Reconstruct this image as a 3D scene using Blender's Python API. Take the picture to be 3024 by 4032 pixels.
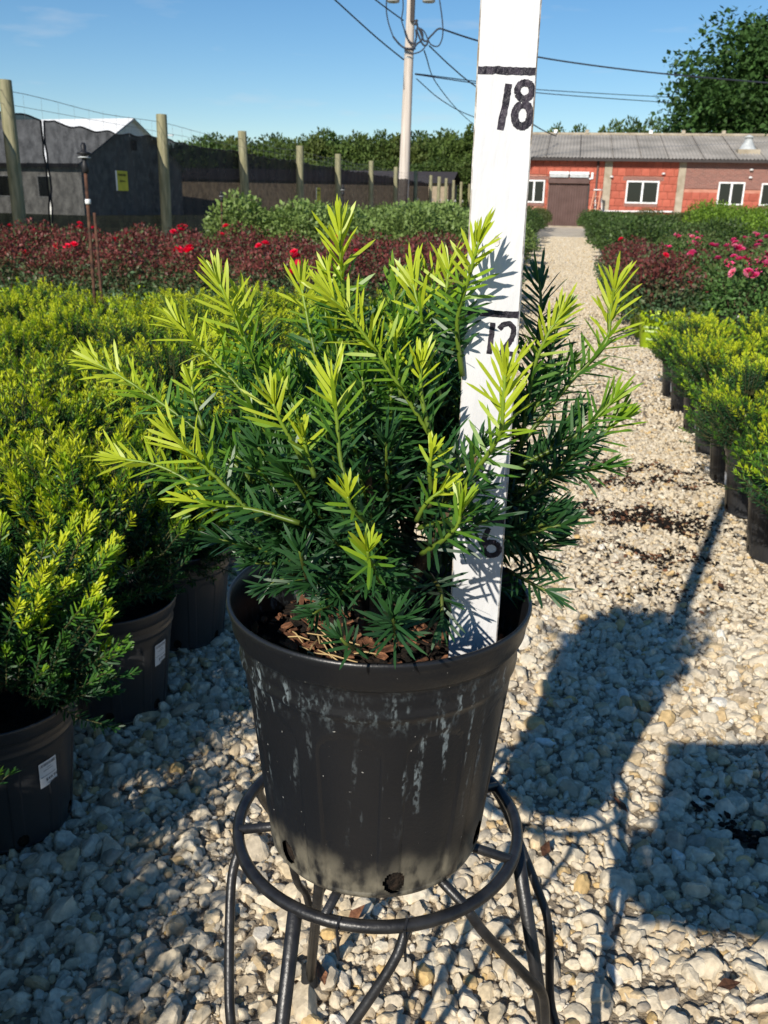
import bpy, math, random
import numpy as np
from mathutils import Vector, Matrix, Euler

for o in list(bpy.data.objects):
    bpy.data.objects.remove(o)
sc = bpy.context.scene
COL = sc.collection
R = math.radians

# ------------------------------------------------------------------ camera
FPX, CAMH, PITCH, YAW, ROLL = 3500.0, 1.04, R(19.2), R(10.8), R(1.25)
fw = np.array([-math.sin(YAW)*math.cos(PITCH), math.cos(YAW)*math.cos(PITCH), -math.sin(PITCH)])
rt0 = np.array([math.cos(YAW), math.sin(YAW), 0.0])
up0 = np.cross(rt0, fw)
rt = rt0*math.cos(ROLL)+up0*math.sin(ROLL)
up = -rt0*math.sin(ROLL)+up0*math.cos(ROLL)
CP = np.array([0, 0, CAMH])
cam = bpy.data.cameras.new('camera')
cam.sensor_fit = 'VERTICAL'; cam.sensor_height = 36; cam.sensor_width = 27
cam.lens = FPX/4032*36
cam.clip_start = 0.02; cam.clip_end = 2000
cam.dof.use_dof = True; cam.dof.focus_distance = 0.70; cam.dof.aperture_fstop = 24
camo = bpy.data.objects.new('camera', cam); COL.objects.link(camo)
camo.matrix_world = Matrix(((rt[0], up[0], -fw[0], CP[0]), (rt[1], up[1], -fw[1], CP[1]),
                            (rt[2], up[2], -fw[2], CP[2]), (0, 0, 0, 1)))
sc.camera = camo

def ray(x, y):
    return fw+rt*(x-1512)/FPX-up*(y-2016)/FPX
def atd(x, y, d):           # a point at depth d
    r = ray(x, y); return CP+r*d
def atY(x, y, Y):
    r = ray(x, y); return CP+r*(Y/r[1])
def atX(x, y, X):
    r = ray(x, y); return CP+r*(X/r[0])
def gnd(x, y, h=0.0):
    r = ray(x, y); return CP+r*((h-CAMH)/r[2])

# ------------------------------------------------------------------ sun and sky
SUN = np.array([-0.43, -1.62, 1.0]); SUN /= np.linalg.norm(SUN)
EL = math.asin(SUN[2]); AZ = math.atan2(SUN[0], SUN[1])
w = bpy.data.worlds.new('World'); sc.world = w; w.use_nodes = True
nt = w.node_tree; nt.nodes.clear()
sky = nt.nodes.new('ShaderNodeTexSky'); sky.sky_type = 'NISHITA'; sky.sun_disc = False
sky.sun_elevation = EL; sky.sun_rotation = AZ
sky.altitude = 50; sky.air_density = 1.0; sky.dust_density = 0.0; sky.ozone_density = 4.0
bg = nt.nodes.new('ShaderNodeBackground'); bg.inputs['Strength'].default_value = 0.096
outw = nt.nodes.new('ShaderNodeOutputWorld')
# thin wisps of high cloud in the sky itself
tc = nt.nodes.new('ShaderNodeTexCoord')
mp = nt.nodes.new('ShaderNodeMapping'); mp.inputs['Scale'].default_value = (5, 5, 26)
nz = nt.nodes.new('ShaderNodeTexNoise'); nz.inputs['Scale'].default_value = 2.2; nz.inputs['Detail'].default_value = 7
rp = nt.nodes.new('ShaderNodeValToRGB'); rp.color_ramp.elements[0].position = .60; rp.color_ramp.elements[1].position = .86
rp.color_ramp.elements[1].color = (.34, .34, .34, 1)
mxw = nt.nodes.new('ShaderNodeMixRGB'); mxw.inputs[2].default_value = (6.5, 7.0, 7.6, 1)
L = nt.links.new
L(tc.outputs['Generated'], mp.inputs[0]); L(mp.outputs[0], nz.inputs['Vector']); L(nz.outputs[0], rp.inputs[0])
hsw = nt.nodes.new('ShaderNodeHueSaturation'); hsw.inputs['Saturation'].default_value = 1.2; hsw.inputs['Value'].default_value = 1.0
L(sky.outputs[0], hsw.inputs['Color']); L(rp.outputs[0], mxw.inputs[0]); L(hsw.outputs[0], mxw.inputs[1]); L(mxw.outputs[0], bg.inputs[0]); L(bg.outputs[0], outw.inputs[0])

sl = bpy.data.lights.new('sun', 'SUN'); sl.energy = 5.0; sl.angle = R(0.53); sl.color = (1.0, .93, .82)
slo = bpy.data.objects.new('sun', sl); COL.objects.link(slo)
slo.rotation_euler = Vector(SUN).to_track_quat('Z', 'Y').to_euler(); slo.location = (-3, -10, 8)

sc.view_settings.view_transform = 'Standard'; sc.view_settings.look = 'None'
sc.view_settings.exposure = 0.12; sc.view_settings.gamma = 1.0; sc.view_settings.use_curve_mapping = False
sc.render.resolution_x = 768; sc.render.resolution_y = 1024
sc.render.engine = 'CYCLES'
sc.cycles.max_bounces = 6; sc.cycles.transparent_max_bounces = 8

# ------------------------------------------------------------------ helpers
def tag(o, label=None, cat=None, group=None, kind=None):
    if label: o['label'] = label
    if cat: o['category'] = cat
    if group: o['group'] = group
    if kind: o['kind'] = kind
    return o
def link(name, data, parent=None, loc=None, rot=None, scale=None):
    o = bpy.data.objects.new(name, data); COL.objects.link(o)
    if parent is not None: o.parent = parent
    if loc is not None: o.location = loc
    if rot is not None: o.rotation_euler = rot
    if scale is not None: o.scale = scale
    return o
def empty(name, loc=(0, 0, 0), rz=0.0):
    o = link(name, None, loc=loc, rot=(0, 0, rz)); o.empty_display_size = .05
    return o
def mesh(name, v, f, mat=None, col=None, smooth=False):
    m = bpy.data.meshes.new(name)
    m.from_pydata([tuple(map(float, p)) for p in v] if not isinstance(v, np.ndarray) else v.tolist(), [], f)
    if mat:
        for mm in (mat if isinstance(mat, (list, tuple)) else [mat]): m.materials.append(mm)
    if col is not None:
        a = m.color_attributes.new('col', 'FLOAT_COLOR', 'POINT')
        c = np.ones((len(v), 4), np.float32); c[:, :3] = col
        a.data.foreach_set('color', c.ravel())
    if smooth: m.polygons.foreach_set('use_smooth', [True]*len(m.polygons))
    m.update()
    return m
class MB:
    """collects shapes for one mesh"""
    def __init__(s): s.v = []; s.f = []; s.mi = []
    def add(s, v, f, mi=0):
        n = len(s.v); s.v += [tuple(p) for p in v]; s.f += [tuple(i+n for i in q) for q in f]; s.mi += [mi]*len(f); return s
    def box(s, a, b, mi=0):
        x0, y0, z0 = a; x1, y1, z1 = b
        return s.add([(x0,y0,z0),(x1,y0,z0),(x1,y1,z0),(x0,y1,z0),(x0,y0,z1),(x1,y0,z1),(x1,y1,z1),(x0,y1,z1)],
                     [(3,2,1,0),(4,5,6,7),(0,1,5,4),(1,2,6,5),(2,3,7,6),(3,0,4,7)], mi)
    def tube(s, pts, r, n=8, cap=True, mi=0):
        pts = [np.array(p, float) for p in pts]; k = len(pts)
        rr = r if hasattr(r, '__len__') else [r]*k
        v = []; ref = None
        for i in range(k):
            t = pts[min(i+1, k-1)]-pts[max(i-1, 0)]; t /= (np.linalg.norm(t)+1e-12)
            if ref is None:
                ref = np.array([0, 0, 1.0]) if abs(t[2]) < .9 else np.array([1.0, 0, 0])
            a = ref-t*(ref@t); a /= (np.linalg.norm(a)+1e-12); b = np.cross(t, a); ref = a
            for j in range(n):
                q = 2*math.pi*j/n; v.append(pts[i]+rr[i]*(a*math.cos(q)+b*math.sin(q)))
        f = [(i*n+j, i*n+(j+1) % n, (i+1)*n+(j+1) % n, (i+1)*n+j) for i in range(k-1) for j in range(n)]
        if cap: f += [tuple(range(n-1, -1, -1)), tuple(range((k-1)*n, k*n))]
        return s.add(v, f, mi)
    def lathe(s, prof, n=32, c=(0, 0, 0), mi=0, cap0=False, cap1=False):
        v = [(c[0]+r*math.cos(2*math.pi*j/n), c[1]+r*math.sin(2*math.pi*j/n), c[2]+z) for r, z in prof for j in range(n)]
        k = len(prof)
        f = [(i*n+j, i*n+(j+1) % n, (i+1)*n+(j+1) % n, (i+1)*n+j) for i in range(k-1) for j in range(n)]
        if cap0: f.append(tuple(range(n-1, -1, -1)))
        if cap1: f.append(tuple(range((k-1)*n, k*n)))
        return s.add(v, f, mi)
    def mesh(s, name, mat, smooth=False):
        m = mesh(name, s.v, s.f, mat, smooth=smooth)
        if max(s.mi, default=0) > 0: m.polygons.foreach_set('material_index', s.mi)
        return m
    def obj(s, name, mat, parent=None, smooth=False, loc=None):
        return link(name, s.mesh(name, mat, smooth), parent, loc)
def crom(pts, n=8):
    """smooth curve through the points"""
    P = [np.array(p, float) for p in pts]; P = [2*P[0]-P[1]]+P+[2*P[-1]-P[-2]]; out = []
    for i in range(1, len(P)-2):
        for j in range(n):
            t = j/n; a, b, c, d = P[i-1:i+3]
            out.append(.5*((2*b)+(c-a)*t+(2*a-5*b+4*c-d)*t*t+(3*b-a-3*c+d)*t**3))
    out.append(P[-2]); return out

# ------------------------------------------------------------------ materials
def newmat(name):
    m = bpy.data.materials.new(name); m.use_nodes = True
    n = m.node_tree.nodes; return m, m.node_tree, n['Principled BSDF'], n['Material Output']
def noise_mat(name, c1, c2, scale=8, rough=.8, bump=.0, bscale=None, detail=5, spec=.3, metal=0, mscale=(1, 1, 1), lo=.35, hi=.65, rnd=0.0):
    m, t, b, o = newmat(name); l = t.links.new
    tc = t.nodes.new('ShaderNodeTexCoord'); mp = t.nodes.new('ShaderNodeMapping'); mp.inputs['Scale'].default_value = mscale
    nz = t.nodes.new('ShaderNodeTexNoise'); nz.inputs['Scale'].default_value = scale; nz.inputs['Detail'].default_value = detail
    rp = t.nodes.new('ShaderNodeValToRGB'); e = rp.color_ramp.elements
    e[0].position = lo; e[1].position = hi; e[0].color = (*c1, 1); e[1].color = (*c2, 1)
    l(tc.outputs['Object'], mp.inputs[0]); l(mp.outputs[0], nz.inputs['Vector']); l(nz.outputs[0], rp.inputs[0])
    src = rp.outputs[0]
    if rnd:
        oi = t.nodes.new('ShaderNodeObjectInfo'); hs = t.nodes.new('ShaderNodeHueSaturation')
        mr = t.nodes.new('ShaderNodeMapRange'); mr.inputs[3].default_value = 1-rnd; mr.inputs[4].default_value = 1+rnd
        l(oi.outputs['Random'], mr.inputs[0]); l(mr.outputs[0], hs.inputs['Value']); l(src, hs.inputs['Color']); src = hs.outputs[0]
    l(src, b.inputs['Base Color'])
    b.inputs['Roughness'].default_value = rough; b.inputs['Specular IOR Level'].default_value = spec; b.inputs['Metallic'].default_value = metal
    if bump:
        n2 = t.nodes.new('ShaderNodeTexNoise'); n2.inputs['Scale'].default_value = bscale or scale*4; n2.inputs['Detail'].default_value = 6
        bp = t.nodes.new('ShaderNodeBump'); bp.inputs['Strength'].default_value = bump; bp.inputs['Distance'].default_value = .01
        l(mp.outputs[0], n2.inputs['Vector']); l(n2.outputs[0], bp.inputs['Height']); l(bp.outputs[0], b.inputs['Normal'])
    return m
def leaf_mat(name, rough=.4, trans=.28, spec=.35, rnd=.1, boost=1.3):
    m, t, b, o = newmat(name); l = t.links.new
    a = t.nodes.new('ShaderNodeVertexColor'); a.layer_name = 'col'
    oi = t.nodes.new('ShaderNodeObjectInfo'); hs = t.nodes.new('ShaderNodeHueSaturation')
    mr = t.nodes.new('ShaderNodeMapRange'); mr.inputs[3].default_value = 1-rnd; mr.inputs[4].default_value = 1+rnd
    l(oi.outputs['Random'], mr.inputs[0]); l(mr.outputs[0], hs.inputs['Value']); l(a.outputs[0], hs.inputs['Color'])
    l(hs.outputs[0], b.inputs['Base Color'])
    b.inputs['Roughness'].default_value = rough; b.inputs['Specular IOR Level'].default_value = spec
    tr = t.nodes.new('ShaderNodeBsdfTranslucent'); h2 = t.nodes.new('ShaderNodeHueSaturation'); h2.inputs['Value'].default_value = boost
    h2.inputs['Saturation'].default_value = 1.1
    l(hs.outputs[0], h2.inputs['Color']); l(h2.outputs[0], tr.inputs[0])
    mx = t.nodes.new('ShaderNodeMixShader'); mx.inputs[0].default_value = trans
    l(b.outputs[0], mx.inputs[1]); l(tr.outputs[0], mx.inputs[2]); l(mx.outputs[0], o.inputs[0])
    return m
def plain(name, c, rough=.6, spec=.3, metal=0):
    return noise_mat(name, tuple(x*.85 for x in c), tuple(min(1, x*1.12) for x in c), 6, rough, 0, spec=spec, metal=metal)

M = {}
M['needle'] = leaf_mat('yew_needle', .42, .25, .5, .04)
M['needle_far'] = leaf_mat('yew_needle_bed', .42, .25, .3, .10)
M['leaf'] = leaf_mat('shrub_leaf', .45, .28, .3, .12)
M['tree_leaf'] = leaf_mat('tree_leaf', .55, .25, .2, .16)
M['petal'] = leaf_mat('rose_petal', .55, .3, .2, .12)
M['bark'] = noise_mat('bark', (.045, .03, .018), (.13, .085, .05), 30, .9, .5)
M['treebark'] = noise_mat('tree_bark', (.05, .04, .03), (.14, .11, .085), 4, .9, .5)
M['twig'] = noise_mat('green_twig', (.035, .040, .014), (.075, .075, .025), 30, .8)
M['chip'] = noise_mat('bark_chip', (.07, .028, .015), (.26, .12, .06), 40, .85, .4, rnd=.45)
M['straw'] = plain('dry_straw', (.5, .36, .17), .7)
M['soil'] = noise_mat('potting_soil', (.006, .0045, .003), (.035, .022, .014), 90, .95, 1.0, 160)
M['white_wood'] = noise_mat('white_painted_wood', (.60, .60, .61), (.67, .67, .675), 30, .55, .16, 160, mscale=(1, 1, .22), spec=.35)
M['wood_edge'] = noise_mat('worn_paint_edge', (.3, .24, .17), (.75, .73, .7), 60, .7, .3)
M['marker'] = noise_mat('marker_ink', (.012, .010, .017), (.07, .055, .075), 260, .45, .3, 500, lo=.4, hi=.75, mscale=(1, 1, .4))
M['iron'] = noise_mat('black_iron', (.010, .010, .011), (.026, .025, .025), 60, .36, .08, 200, spec=.5)
M['rubber'] = plain('black_rubber', (.02, .02, .02), .8)
M['post'] = noise_mat('treated_post', (.17, .165, .09), (.34, .31, .19), 3, .9, .6, 18, mscale=(6, 6, .7))
M['pole'] = noise_mat('weathered_pole', (.48, .41, .35), (.68, .60, .53), 1.2, .9, .4, 9, mscale=(8, 8, .35))
M['cable'] = plain('cable', (.03, .035, .05), .6)
M['wire'] = plain('galvanised_wire', (.20, .21, .22), .5, metal=.3)
M['block'] = noise_mat('red_block', (.34, .082, .050), (.47, .13, .085), 2.2, .85, .4, 14, rnd=.16)
M['mortar'] = noise_mat('painted_mortar', (.44, .18, .12), (.54, .26, .19), 3, .9, .3)
M['concrete'] = noise_mat('concrete', (.30, .25, .18), (.44, .38, .29), 2.5, .9, .3)
M['white'] = plain('white_paint', (.78, .78, .77), .5)
M['roofing'] = noise_mat('grey_roof_sheet', (.27, .25, .22), (.42, .385, .34), .7, .9, .2, 10, detail=8)
M['fascia'] = plain('dark_fascia', (.05, .042, .04), .7)
M['door'] = noise_mat('brown_door', (.095, .055, .046), (.125, .075, .065), 2, .6, 0)
M['ladder'] = plain('orange_ladder', (.55, .24, .15), .6)
M['greymetal'] = plain('grey_metal', (.48, .5, .5), .45)
M['glass'] = None
m, t, b, o = newmat('dark_window_glass'); b.inputs['Base Color'].default_value = (.012, .015, .014, 1); b.inputs['Roughness'].default_value = .08
b.inputs['Specular IOR Level'].default_value = .5; M['glass'] = m
M['rust'] = noise_mat('rusty_rod', (.035, .018, .012), (.13, .06, .035), 40, .8, .3)
M['blackplastic'] = plain('black_plastic', (.018, .018, .02), .5)
M['yellow'] = plain('yellow_sign', (.50, .46, .03), .6)
M['signink'] = plain('sign_ink', (.10, .10, .01), .7)
M['labelpaper'] = plain('label_paper', (.72, .72, .72), .6)
M['ink'] = plain('label_ink', (.02, .02, .025), .7)
M['greyink'] = plain('label_grey_ink', (.22, .22, .23), .7)
M['orange'] = plain('orange_tape', (.75, .12, .02), .5)
M['skin'] = plain('skin', (.52, .32, .23), .5)
M['denim'] = plain('denim', (.05, .07, .12), .85)
M['shirt'] = plain('grey_shirt', (.2, .2, .22), .85)
M['hair'] = plain('dark_hair', (.03, .02, .015), .6)
M['tablet'] = plain('tablet_shell', (.25, .25, .26), .35, metal=.6)
M['lime'] = noise_mat('lime_plastic', (.36, .52, .012), (.45, .62, .02), 3, .45, 0, spec=.4)
M['limeink'] = plain('lime_print', (.62, .75, .35), .5)

def pot_material(name, stain):
    m, t, b, o = newmat(name); l = t.links.new; N = t.nodes.new
    tc = N('ShaderNodeTexCoord'); sx = N('ShaderNodeSeparateXYZ'); l(tc.outputs['Object'], sx.inputs[0])
    def mapping(s):
        q = N('ShaderNodeMapping'); q.inputs['Scale'].default_value = s; l(tc.outputs['Object'], q.inputs[0]); return q.outputs[0]
    def noise(vec, sc_, d=6):
        q = N('ShaderNodeTexNoise'); q.inputs['Scale'].default_value = sc_; q.inputs['Detail'].default_value = d; l(vec, q.inputs['Vector']); return q.outputs[0]
    def ramp(v, a, c, hi=1.0):
        q = N('ShaderNodeMapRange'); q.interpolation_type = 'SMOOTHSTEP'; q.inputs[1].default_value = a; q.inputs[2].default_value = c; q.inputs[4].default_value = hi; l(v, q.inputs[0]); return q.outputs[0]
    def mul(a, c):
        q = N('ShaderNodeMath'); q.operation = 'MULTIPLY'; l(a, q.inputs[0]); l(c, q.inputs[1]); return q.outputs[0]
    def mixc(f, a, c):
        q = N('ShaderNodeMixRGB'); l(f, q.inputs[0])
        if isinstance(a, tuple): q.inputs[1].default_value = (*a, 1)
        else: l(a, q.inputs[1])
        q.inputs[2].default_value = (*c, 1); return q.outputs[0]
    base = mixc(noise(mapping((1, 1, 1)), 12), (.0075, .008, .0095), (.014, .0145, .0165)) if stain else mixc(noise(mapping((1, 1, .6)), 9), (.016, .017, .019), (.040, .041, .044))
    if stain:
        streak = mul(ramp(noise(mapping((1, 1, .05)), 105, 3), .55, .64), ramp(noise(mapping((1, 1, .6)), 260, 4), .42, .60))
        streak = mul(streak, ramp(noise(mapping((1, 1, .35)), 16, 3), .38, .60))
        top = mul(ramp(sx.outputs[2], .05, .16, .6), ramp(sx.outputs[2], .219, .206)); base = mixc(mul(streak, top), base, (.30, .36, .38))
        # chalky band just under the rim
        zz = N('ShaderNodeMath'); zz.operation = 'SUBTRACT'; zz.inputs[1].default_value = .200; l(sx.outputs[2], zz.inputs[0])
        ab = N('ShaderNodeMath'); ab.operation = 'ABSOLUTE'; l(zz.outputs[0], ab.inputs[0])
        band = N('ShaderNodeMapRange'); band.inputs[1].default_value = .026; band.inputs[2].default_value = .004; band.inputs[4].default_value = .30; l(ab.outputs[0], band.inputs[0])
        base = mixc(mul(band.outputs[0], mul(ramp(noise(mapping((1, 1, .5)), 95, 5), .45, .66), ramp(noise(mapping((1, 1, .6)), 330, 4), .42, .62))), base, (.24, .30, .32))
        spots = ramp(noise(mapping((1, 1, 1)), 240, 2), .75, .77, .6); base = mixc(spots, base, (.45, .44, .40))
        # dried splash dirt round the foot
        nn = noise(mapping((1, 1, .6)), 34, 9); ad = N('ShaderNodeMath'); ad.operation = 'MULTIPLY_ADD'; ad.inputs[1].default_value = .05; l(nn, ad.inputs[0]); l(sx.outputs[2], ad.inputs[2])
        dr = N('ShaderNodeMapRange'); dr.interpolation_type = 'SMOOTHSTEP'; dr.inputs[1].default_value = .078; dr.inputs[2].default_value = .040; dr.inputs[4].default_value = .62; l(ad.outputs[0], dr.inputs[0])
        base = mixc(mul(dr.outputs[0], ramp(noise(mapping((1, 1, .5)), 80, 8), .30, .60)), base, (.27, .24, .175))
    l(base, b.inputs['Base Color']); b.inputs['Roughness'].default_value = .36; b.inputs['Specular IOR Level'].default_value = .5
    bp = N('ShaderNodeBump'); bp.inputs['Strength'].default_value = .12; bp.inputs['Distance'].default_value = .002
    l(noise(mapping((1, 1, 1)), 300, 3), bp.inputs['Height']); l(bp.outputs[0], b.inputs['Normal'])
    return m
M['pot'] = pot_material('black_pot_stained', True)
M['pot2'] = pot_material('black_pot_clean', False)

def stone_material():
    m, t, b, o = newmat('limestone_gravel'); l = t.links.new; N = t.nodes.new
    oi = N('ShaderNodeObjectInfo'); rp = N('ShaderNodeValToRGB'); e = rp.color_ramp.elements
    cols = [(0, (.60, .51, .37)), (.22, (.70, .61, .46)), (.45, (.55, .47, .35)), (.62, (.74, .67, .53)), (.76, (.58, .45, .27)), (.86, (.42, .36, .28)), (.94, (.62, .43, .19)), (1, (.80, .76, .67))]
    e[0].position, e[0].color = 0, (*cols[0][1], 1); e[1].position, e[1].color = 1, (*cols[-1][1], 1)
    for p, c in cols[1:-1]:
        q = e.new(p); q.color = (*c, 1)
    l(oi.outputs['Random'], rp.inputs[0])
    tc = N('ShaderNodeTexCoord'); n1 = N('ShaderNodeTexNoise'); n1.inputs['Scale'].default_value = 2.4; n1.inputs['Detail'].default_value = 7
    l(tc.outputs['Object'], n1.inputs['Vector'])
    mr = N('ShaderNodeMapRange'); mr.inputs[1].default_value = .3; mr.inputs[2].default_value = .7; mr.inputs[3].default_value = .72; mr.inputs[4].default_value = 1.12
    l(n1.outputs[0], mr.inputs[0])
    mx = N('ShaderNodeMixRGB'); mx.blend_type = 'MULTIPLY'; mx.inputs[0].default_value = 1; l(rp.outputs[0], mx.inputs[1]); l(mr.outputs[0], mx.inputs[2])
    l(mx.outputs[0], b.inputs['Base Color']); b.inputs['Roughness'].default_value = .92; b.inputs['Specular IOR Level'].default_value = .15
    n2 = N('ShaderNodeTexNoise'); n2.inputs['Scale'].default_value = 9; n2.inputs['Detail'].default_value = 8; l(tc.outputs['Object'], n2.inputs['Vector'])
    bp = N('ShaderNodeBump'); bp.inputs['Strength'].default_value = .6; bp.inputs['Distance'].default_value = .0012; l(n2.outputs[0], bp.inputs['Height']); l(bp.outputs[0], b.inputs['Normal'])
    return m
M['stone'] = stone_material()

def ground_material():
    m, t, b, o = newmat('gravel_ground'); l = t.links.new; N = t.nodes.new
    tc = N('ShaderNodeTexCoord')
    vo = N('ShaderNodeTexVoronoi'); vo.inputs['Scale'].default_value = 42; l(tc.outputs['Object'], vo.inputs['Vector'])
    sp = N('ShaderNodeSeparateColor'); l(vo.outputs['Color'], sp.inputs[0])
    rp = N('ShaderNodeValToRGB'); e = rp.color_ramp.elements
    e[0].color = (.50, .43, .33, 1); e[1].color = (.74, .66, .53, 1); q = e.new(.5); q.color = (.63, .55, .43, 1)
    l(sp.outputs[0], rp.inputs[0])
    nz = N('ShaderNodeTexNoise'); nz.inputs['Scale'].default_value = .9; nz.inputs['Detail'].default_value = 6; l(tc.outputs['Object'], nz.inputs['Vector'])
    mr = N('ShaderNodeMapRange'); mr.inputs[1].default_value = .3; mr.inputs[2].default_value = .7; mr.inputs[3].default_value = .82; mr.inputs[4].default_value = 1.08; l(nz.outputs[0], mr.inputs[0])
    mx = N('ShaderNodeMixRGB'); mx.blend_type = 'MULTIPLY'; mx.inputs[0].default_value = 1; l(rp.outputs[0], mx.inputs[1]); l(mr.outputs[0], mx.inputs[2])
    l(mx.outputs[0], b.inputs['Base Color']); b.inputs['Roughness'].default_value = .95; b.inputs['Specular IOR Level'].default_value = .1
    bp = N('ShaderNodeBump'); bp.inputs['Strength'].default_value = .9; bp.inputs['Distance'].default_value = .012; bp.invert = True
    l(vo.outputs['Distance'], bp.inputs['Height']); l(bp.outputs[0], b.inputs['Normal'])
    return m
M['ground'] = ground_material()
M['dirt'] = noise_mat('gravel_fines', (.16, .125, .085), (.34, .28, .20), 60, .95, .8, 180)
M['field'] = noise_mat('field_grass', (.06, .085, .03), (.15, .15, .07), .35, .95, .5, 6)

def cloth_material():
    m, t, b, o = newmat('black_shade_cloth'); l = t.links.new; N = t.nodes.new
    b.inputs['Base Color'].default_value = (.010, .010, .012, 1); b.inputs['Roughness'].default_value = .7; b.inputs['Specular IOR Level'].default_value = .2
    tc = N('ShaderNodeTexCoord'); mp = N('ShaderNodeMapping'); mp.inputs['Scale'].default_value = (1, 1, 1); l(tc.outputs['Object'], mp.inputs[0])
    n1 = N('ShaderNodeTexNoise'); n1.inputs['Scale'].default_value = 7; n1.inputs['Detail'].default_value = 6; l(mp.outputs[0], n1.inputs['Vector'])
    mr = N('ShaderNodeMapRange'); mr.inputs[1].default_value = .3; mr.inputs[2].default_value = .7; mr.inputs[3].default_value = .06; mr.inputs[4].default_value = .15; l(n1.outputs[0], mr.inputs[0])
    tr = N('ShaderNodeBsdfTransparent'); mx = N('ShaderNodeMixShader'); l(mr.outputs[0], mx.inputs[0]); l(b.outputs[0], mx.inputs[1]); l(tr.outputs[0], mx.inputs[2]); l(mx.outputs[0], o.inputs[0])
    return m
M['cloth'] = cloth_material()
M['cloth_edge'] = plain('cloth_hem', (.010, .010, .012), .7)
def brick_material():
    m, t, b, o = newmat('brown_brick'); l = t.links.new; N = t.nodes.new
    tc = N('ShaderNodeTexCoord'); mp = N('ShaderNodeMapping'); mp.inputs['Rotation'].default_value = (R(90), 0, 0); l(tc.outputs['Object'], mp.inputs[0])
    br = N('ShaderNodeTexBrick'); br.inputs['Scale'].default_value = 1; br.inputs['Brick Width'].default_value = .22; br.inputs['Row Height'].default_value = .075
    br.inputs['Mortar Size'].default_value = .006; br.inputs['Color1'].default_value = (.27, .115, .09, 1); br.inputs['Color2'].default_value = (.19, .085, .07, 1); br.inputs['Mortar'].default_value = (.36, .25, .2, 1)
    l(mp.outputs[0], br.inputs['Vector']); l(br.outputs[0], b.inputs['Base Color']); b.inputs['Roughness'].default_value = .9
    bp = N('ShaderNodeBump'); bp.inputs['Strength'].default_value = .5; bp.inputs['Distance'].default_value = .01; bp.invert = True; l(br.outputs['Fac'], bp.inputs['Height']); l(bp.outputs[0], b.inputs['Normal'])
    return m
M['brick'] = brick_material()

# ------------------------------------------------------------------ ground and path
def sheet(name, x0, x1, y0, y1, z, mat, kind='structure'):
    o = link(name, mesh(name, [(x0, y0, z), (x1, y0, z), (x1, y1, z), (x0, y1, z)], [(0, 1, 2, 3)], mat)); tag(o, kind=kind); return o
g = sheet('ground', -600, 600, -300, 900, -.012, M['field']); tag(g, 'grassy open land around the nursery yard', 'ground')
g = sheet('gravel_yard', -7.6, 18, -6, 52, -.006, M['ground']); tag(g, 'pale crushed limestone yard and path between the plant beds', 'path')

g = sheet('path_bed', -1.6, 2.2, -1.5, 9.5, -.002, M['dirt']); tag(g, 'brown dust and fines under the path gravel', 'path')
# stones: ten crushed-rock shapes scattered through geometry nodes
def rock_mesh(k):
    rng = np.random.default_rng(100+k)
    import bmesh
    bm = bmesh.new(); bmesh.ops.create_icosphere(bm, subdivisions=3, radius=1.0)
    npl = rng.integers(10, 17); nn = rng.normal(size=(npl, 3)); nn /= np.linalg.norm(nn, axis=1)[:, None]; dd = rng.uniform(.58, .98, npl)
    s = np.array([1.0, rng.uniform(.68, .95), rng.uniform(.5, .75)])
    for v in bm.verts:
        u = np.array(v.co); u /= np.linalg.norm(u)
        q = np.maximum(nn@u, 1e-3); r = dd/q
        r = np.append(r, 1.05); rr = -np.log(np.sum(np.exp(-r*160)))/160
        rr *= 1+.03*math.sin(9*u[0]+k)*math.sin(8*u[1]+2*k)+.012*math.sin(21*u[0]+k)*math.sin(19*u[1]+k)*math.sin(23*u[2])
        v.co = Vector(u*rr*s)
    me = bpy.data.meshes.new('stone'); bm.to_mesh(me); bm.free(); me.materials.append(M['stone'])
    me.polygons.foreach_set('use_smooth', [True]*len(me.polygons)); me.set_sharp_from_angle(angle=R(16)); return me
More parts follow.
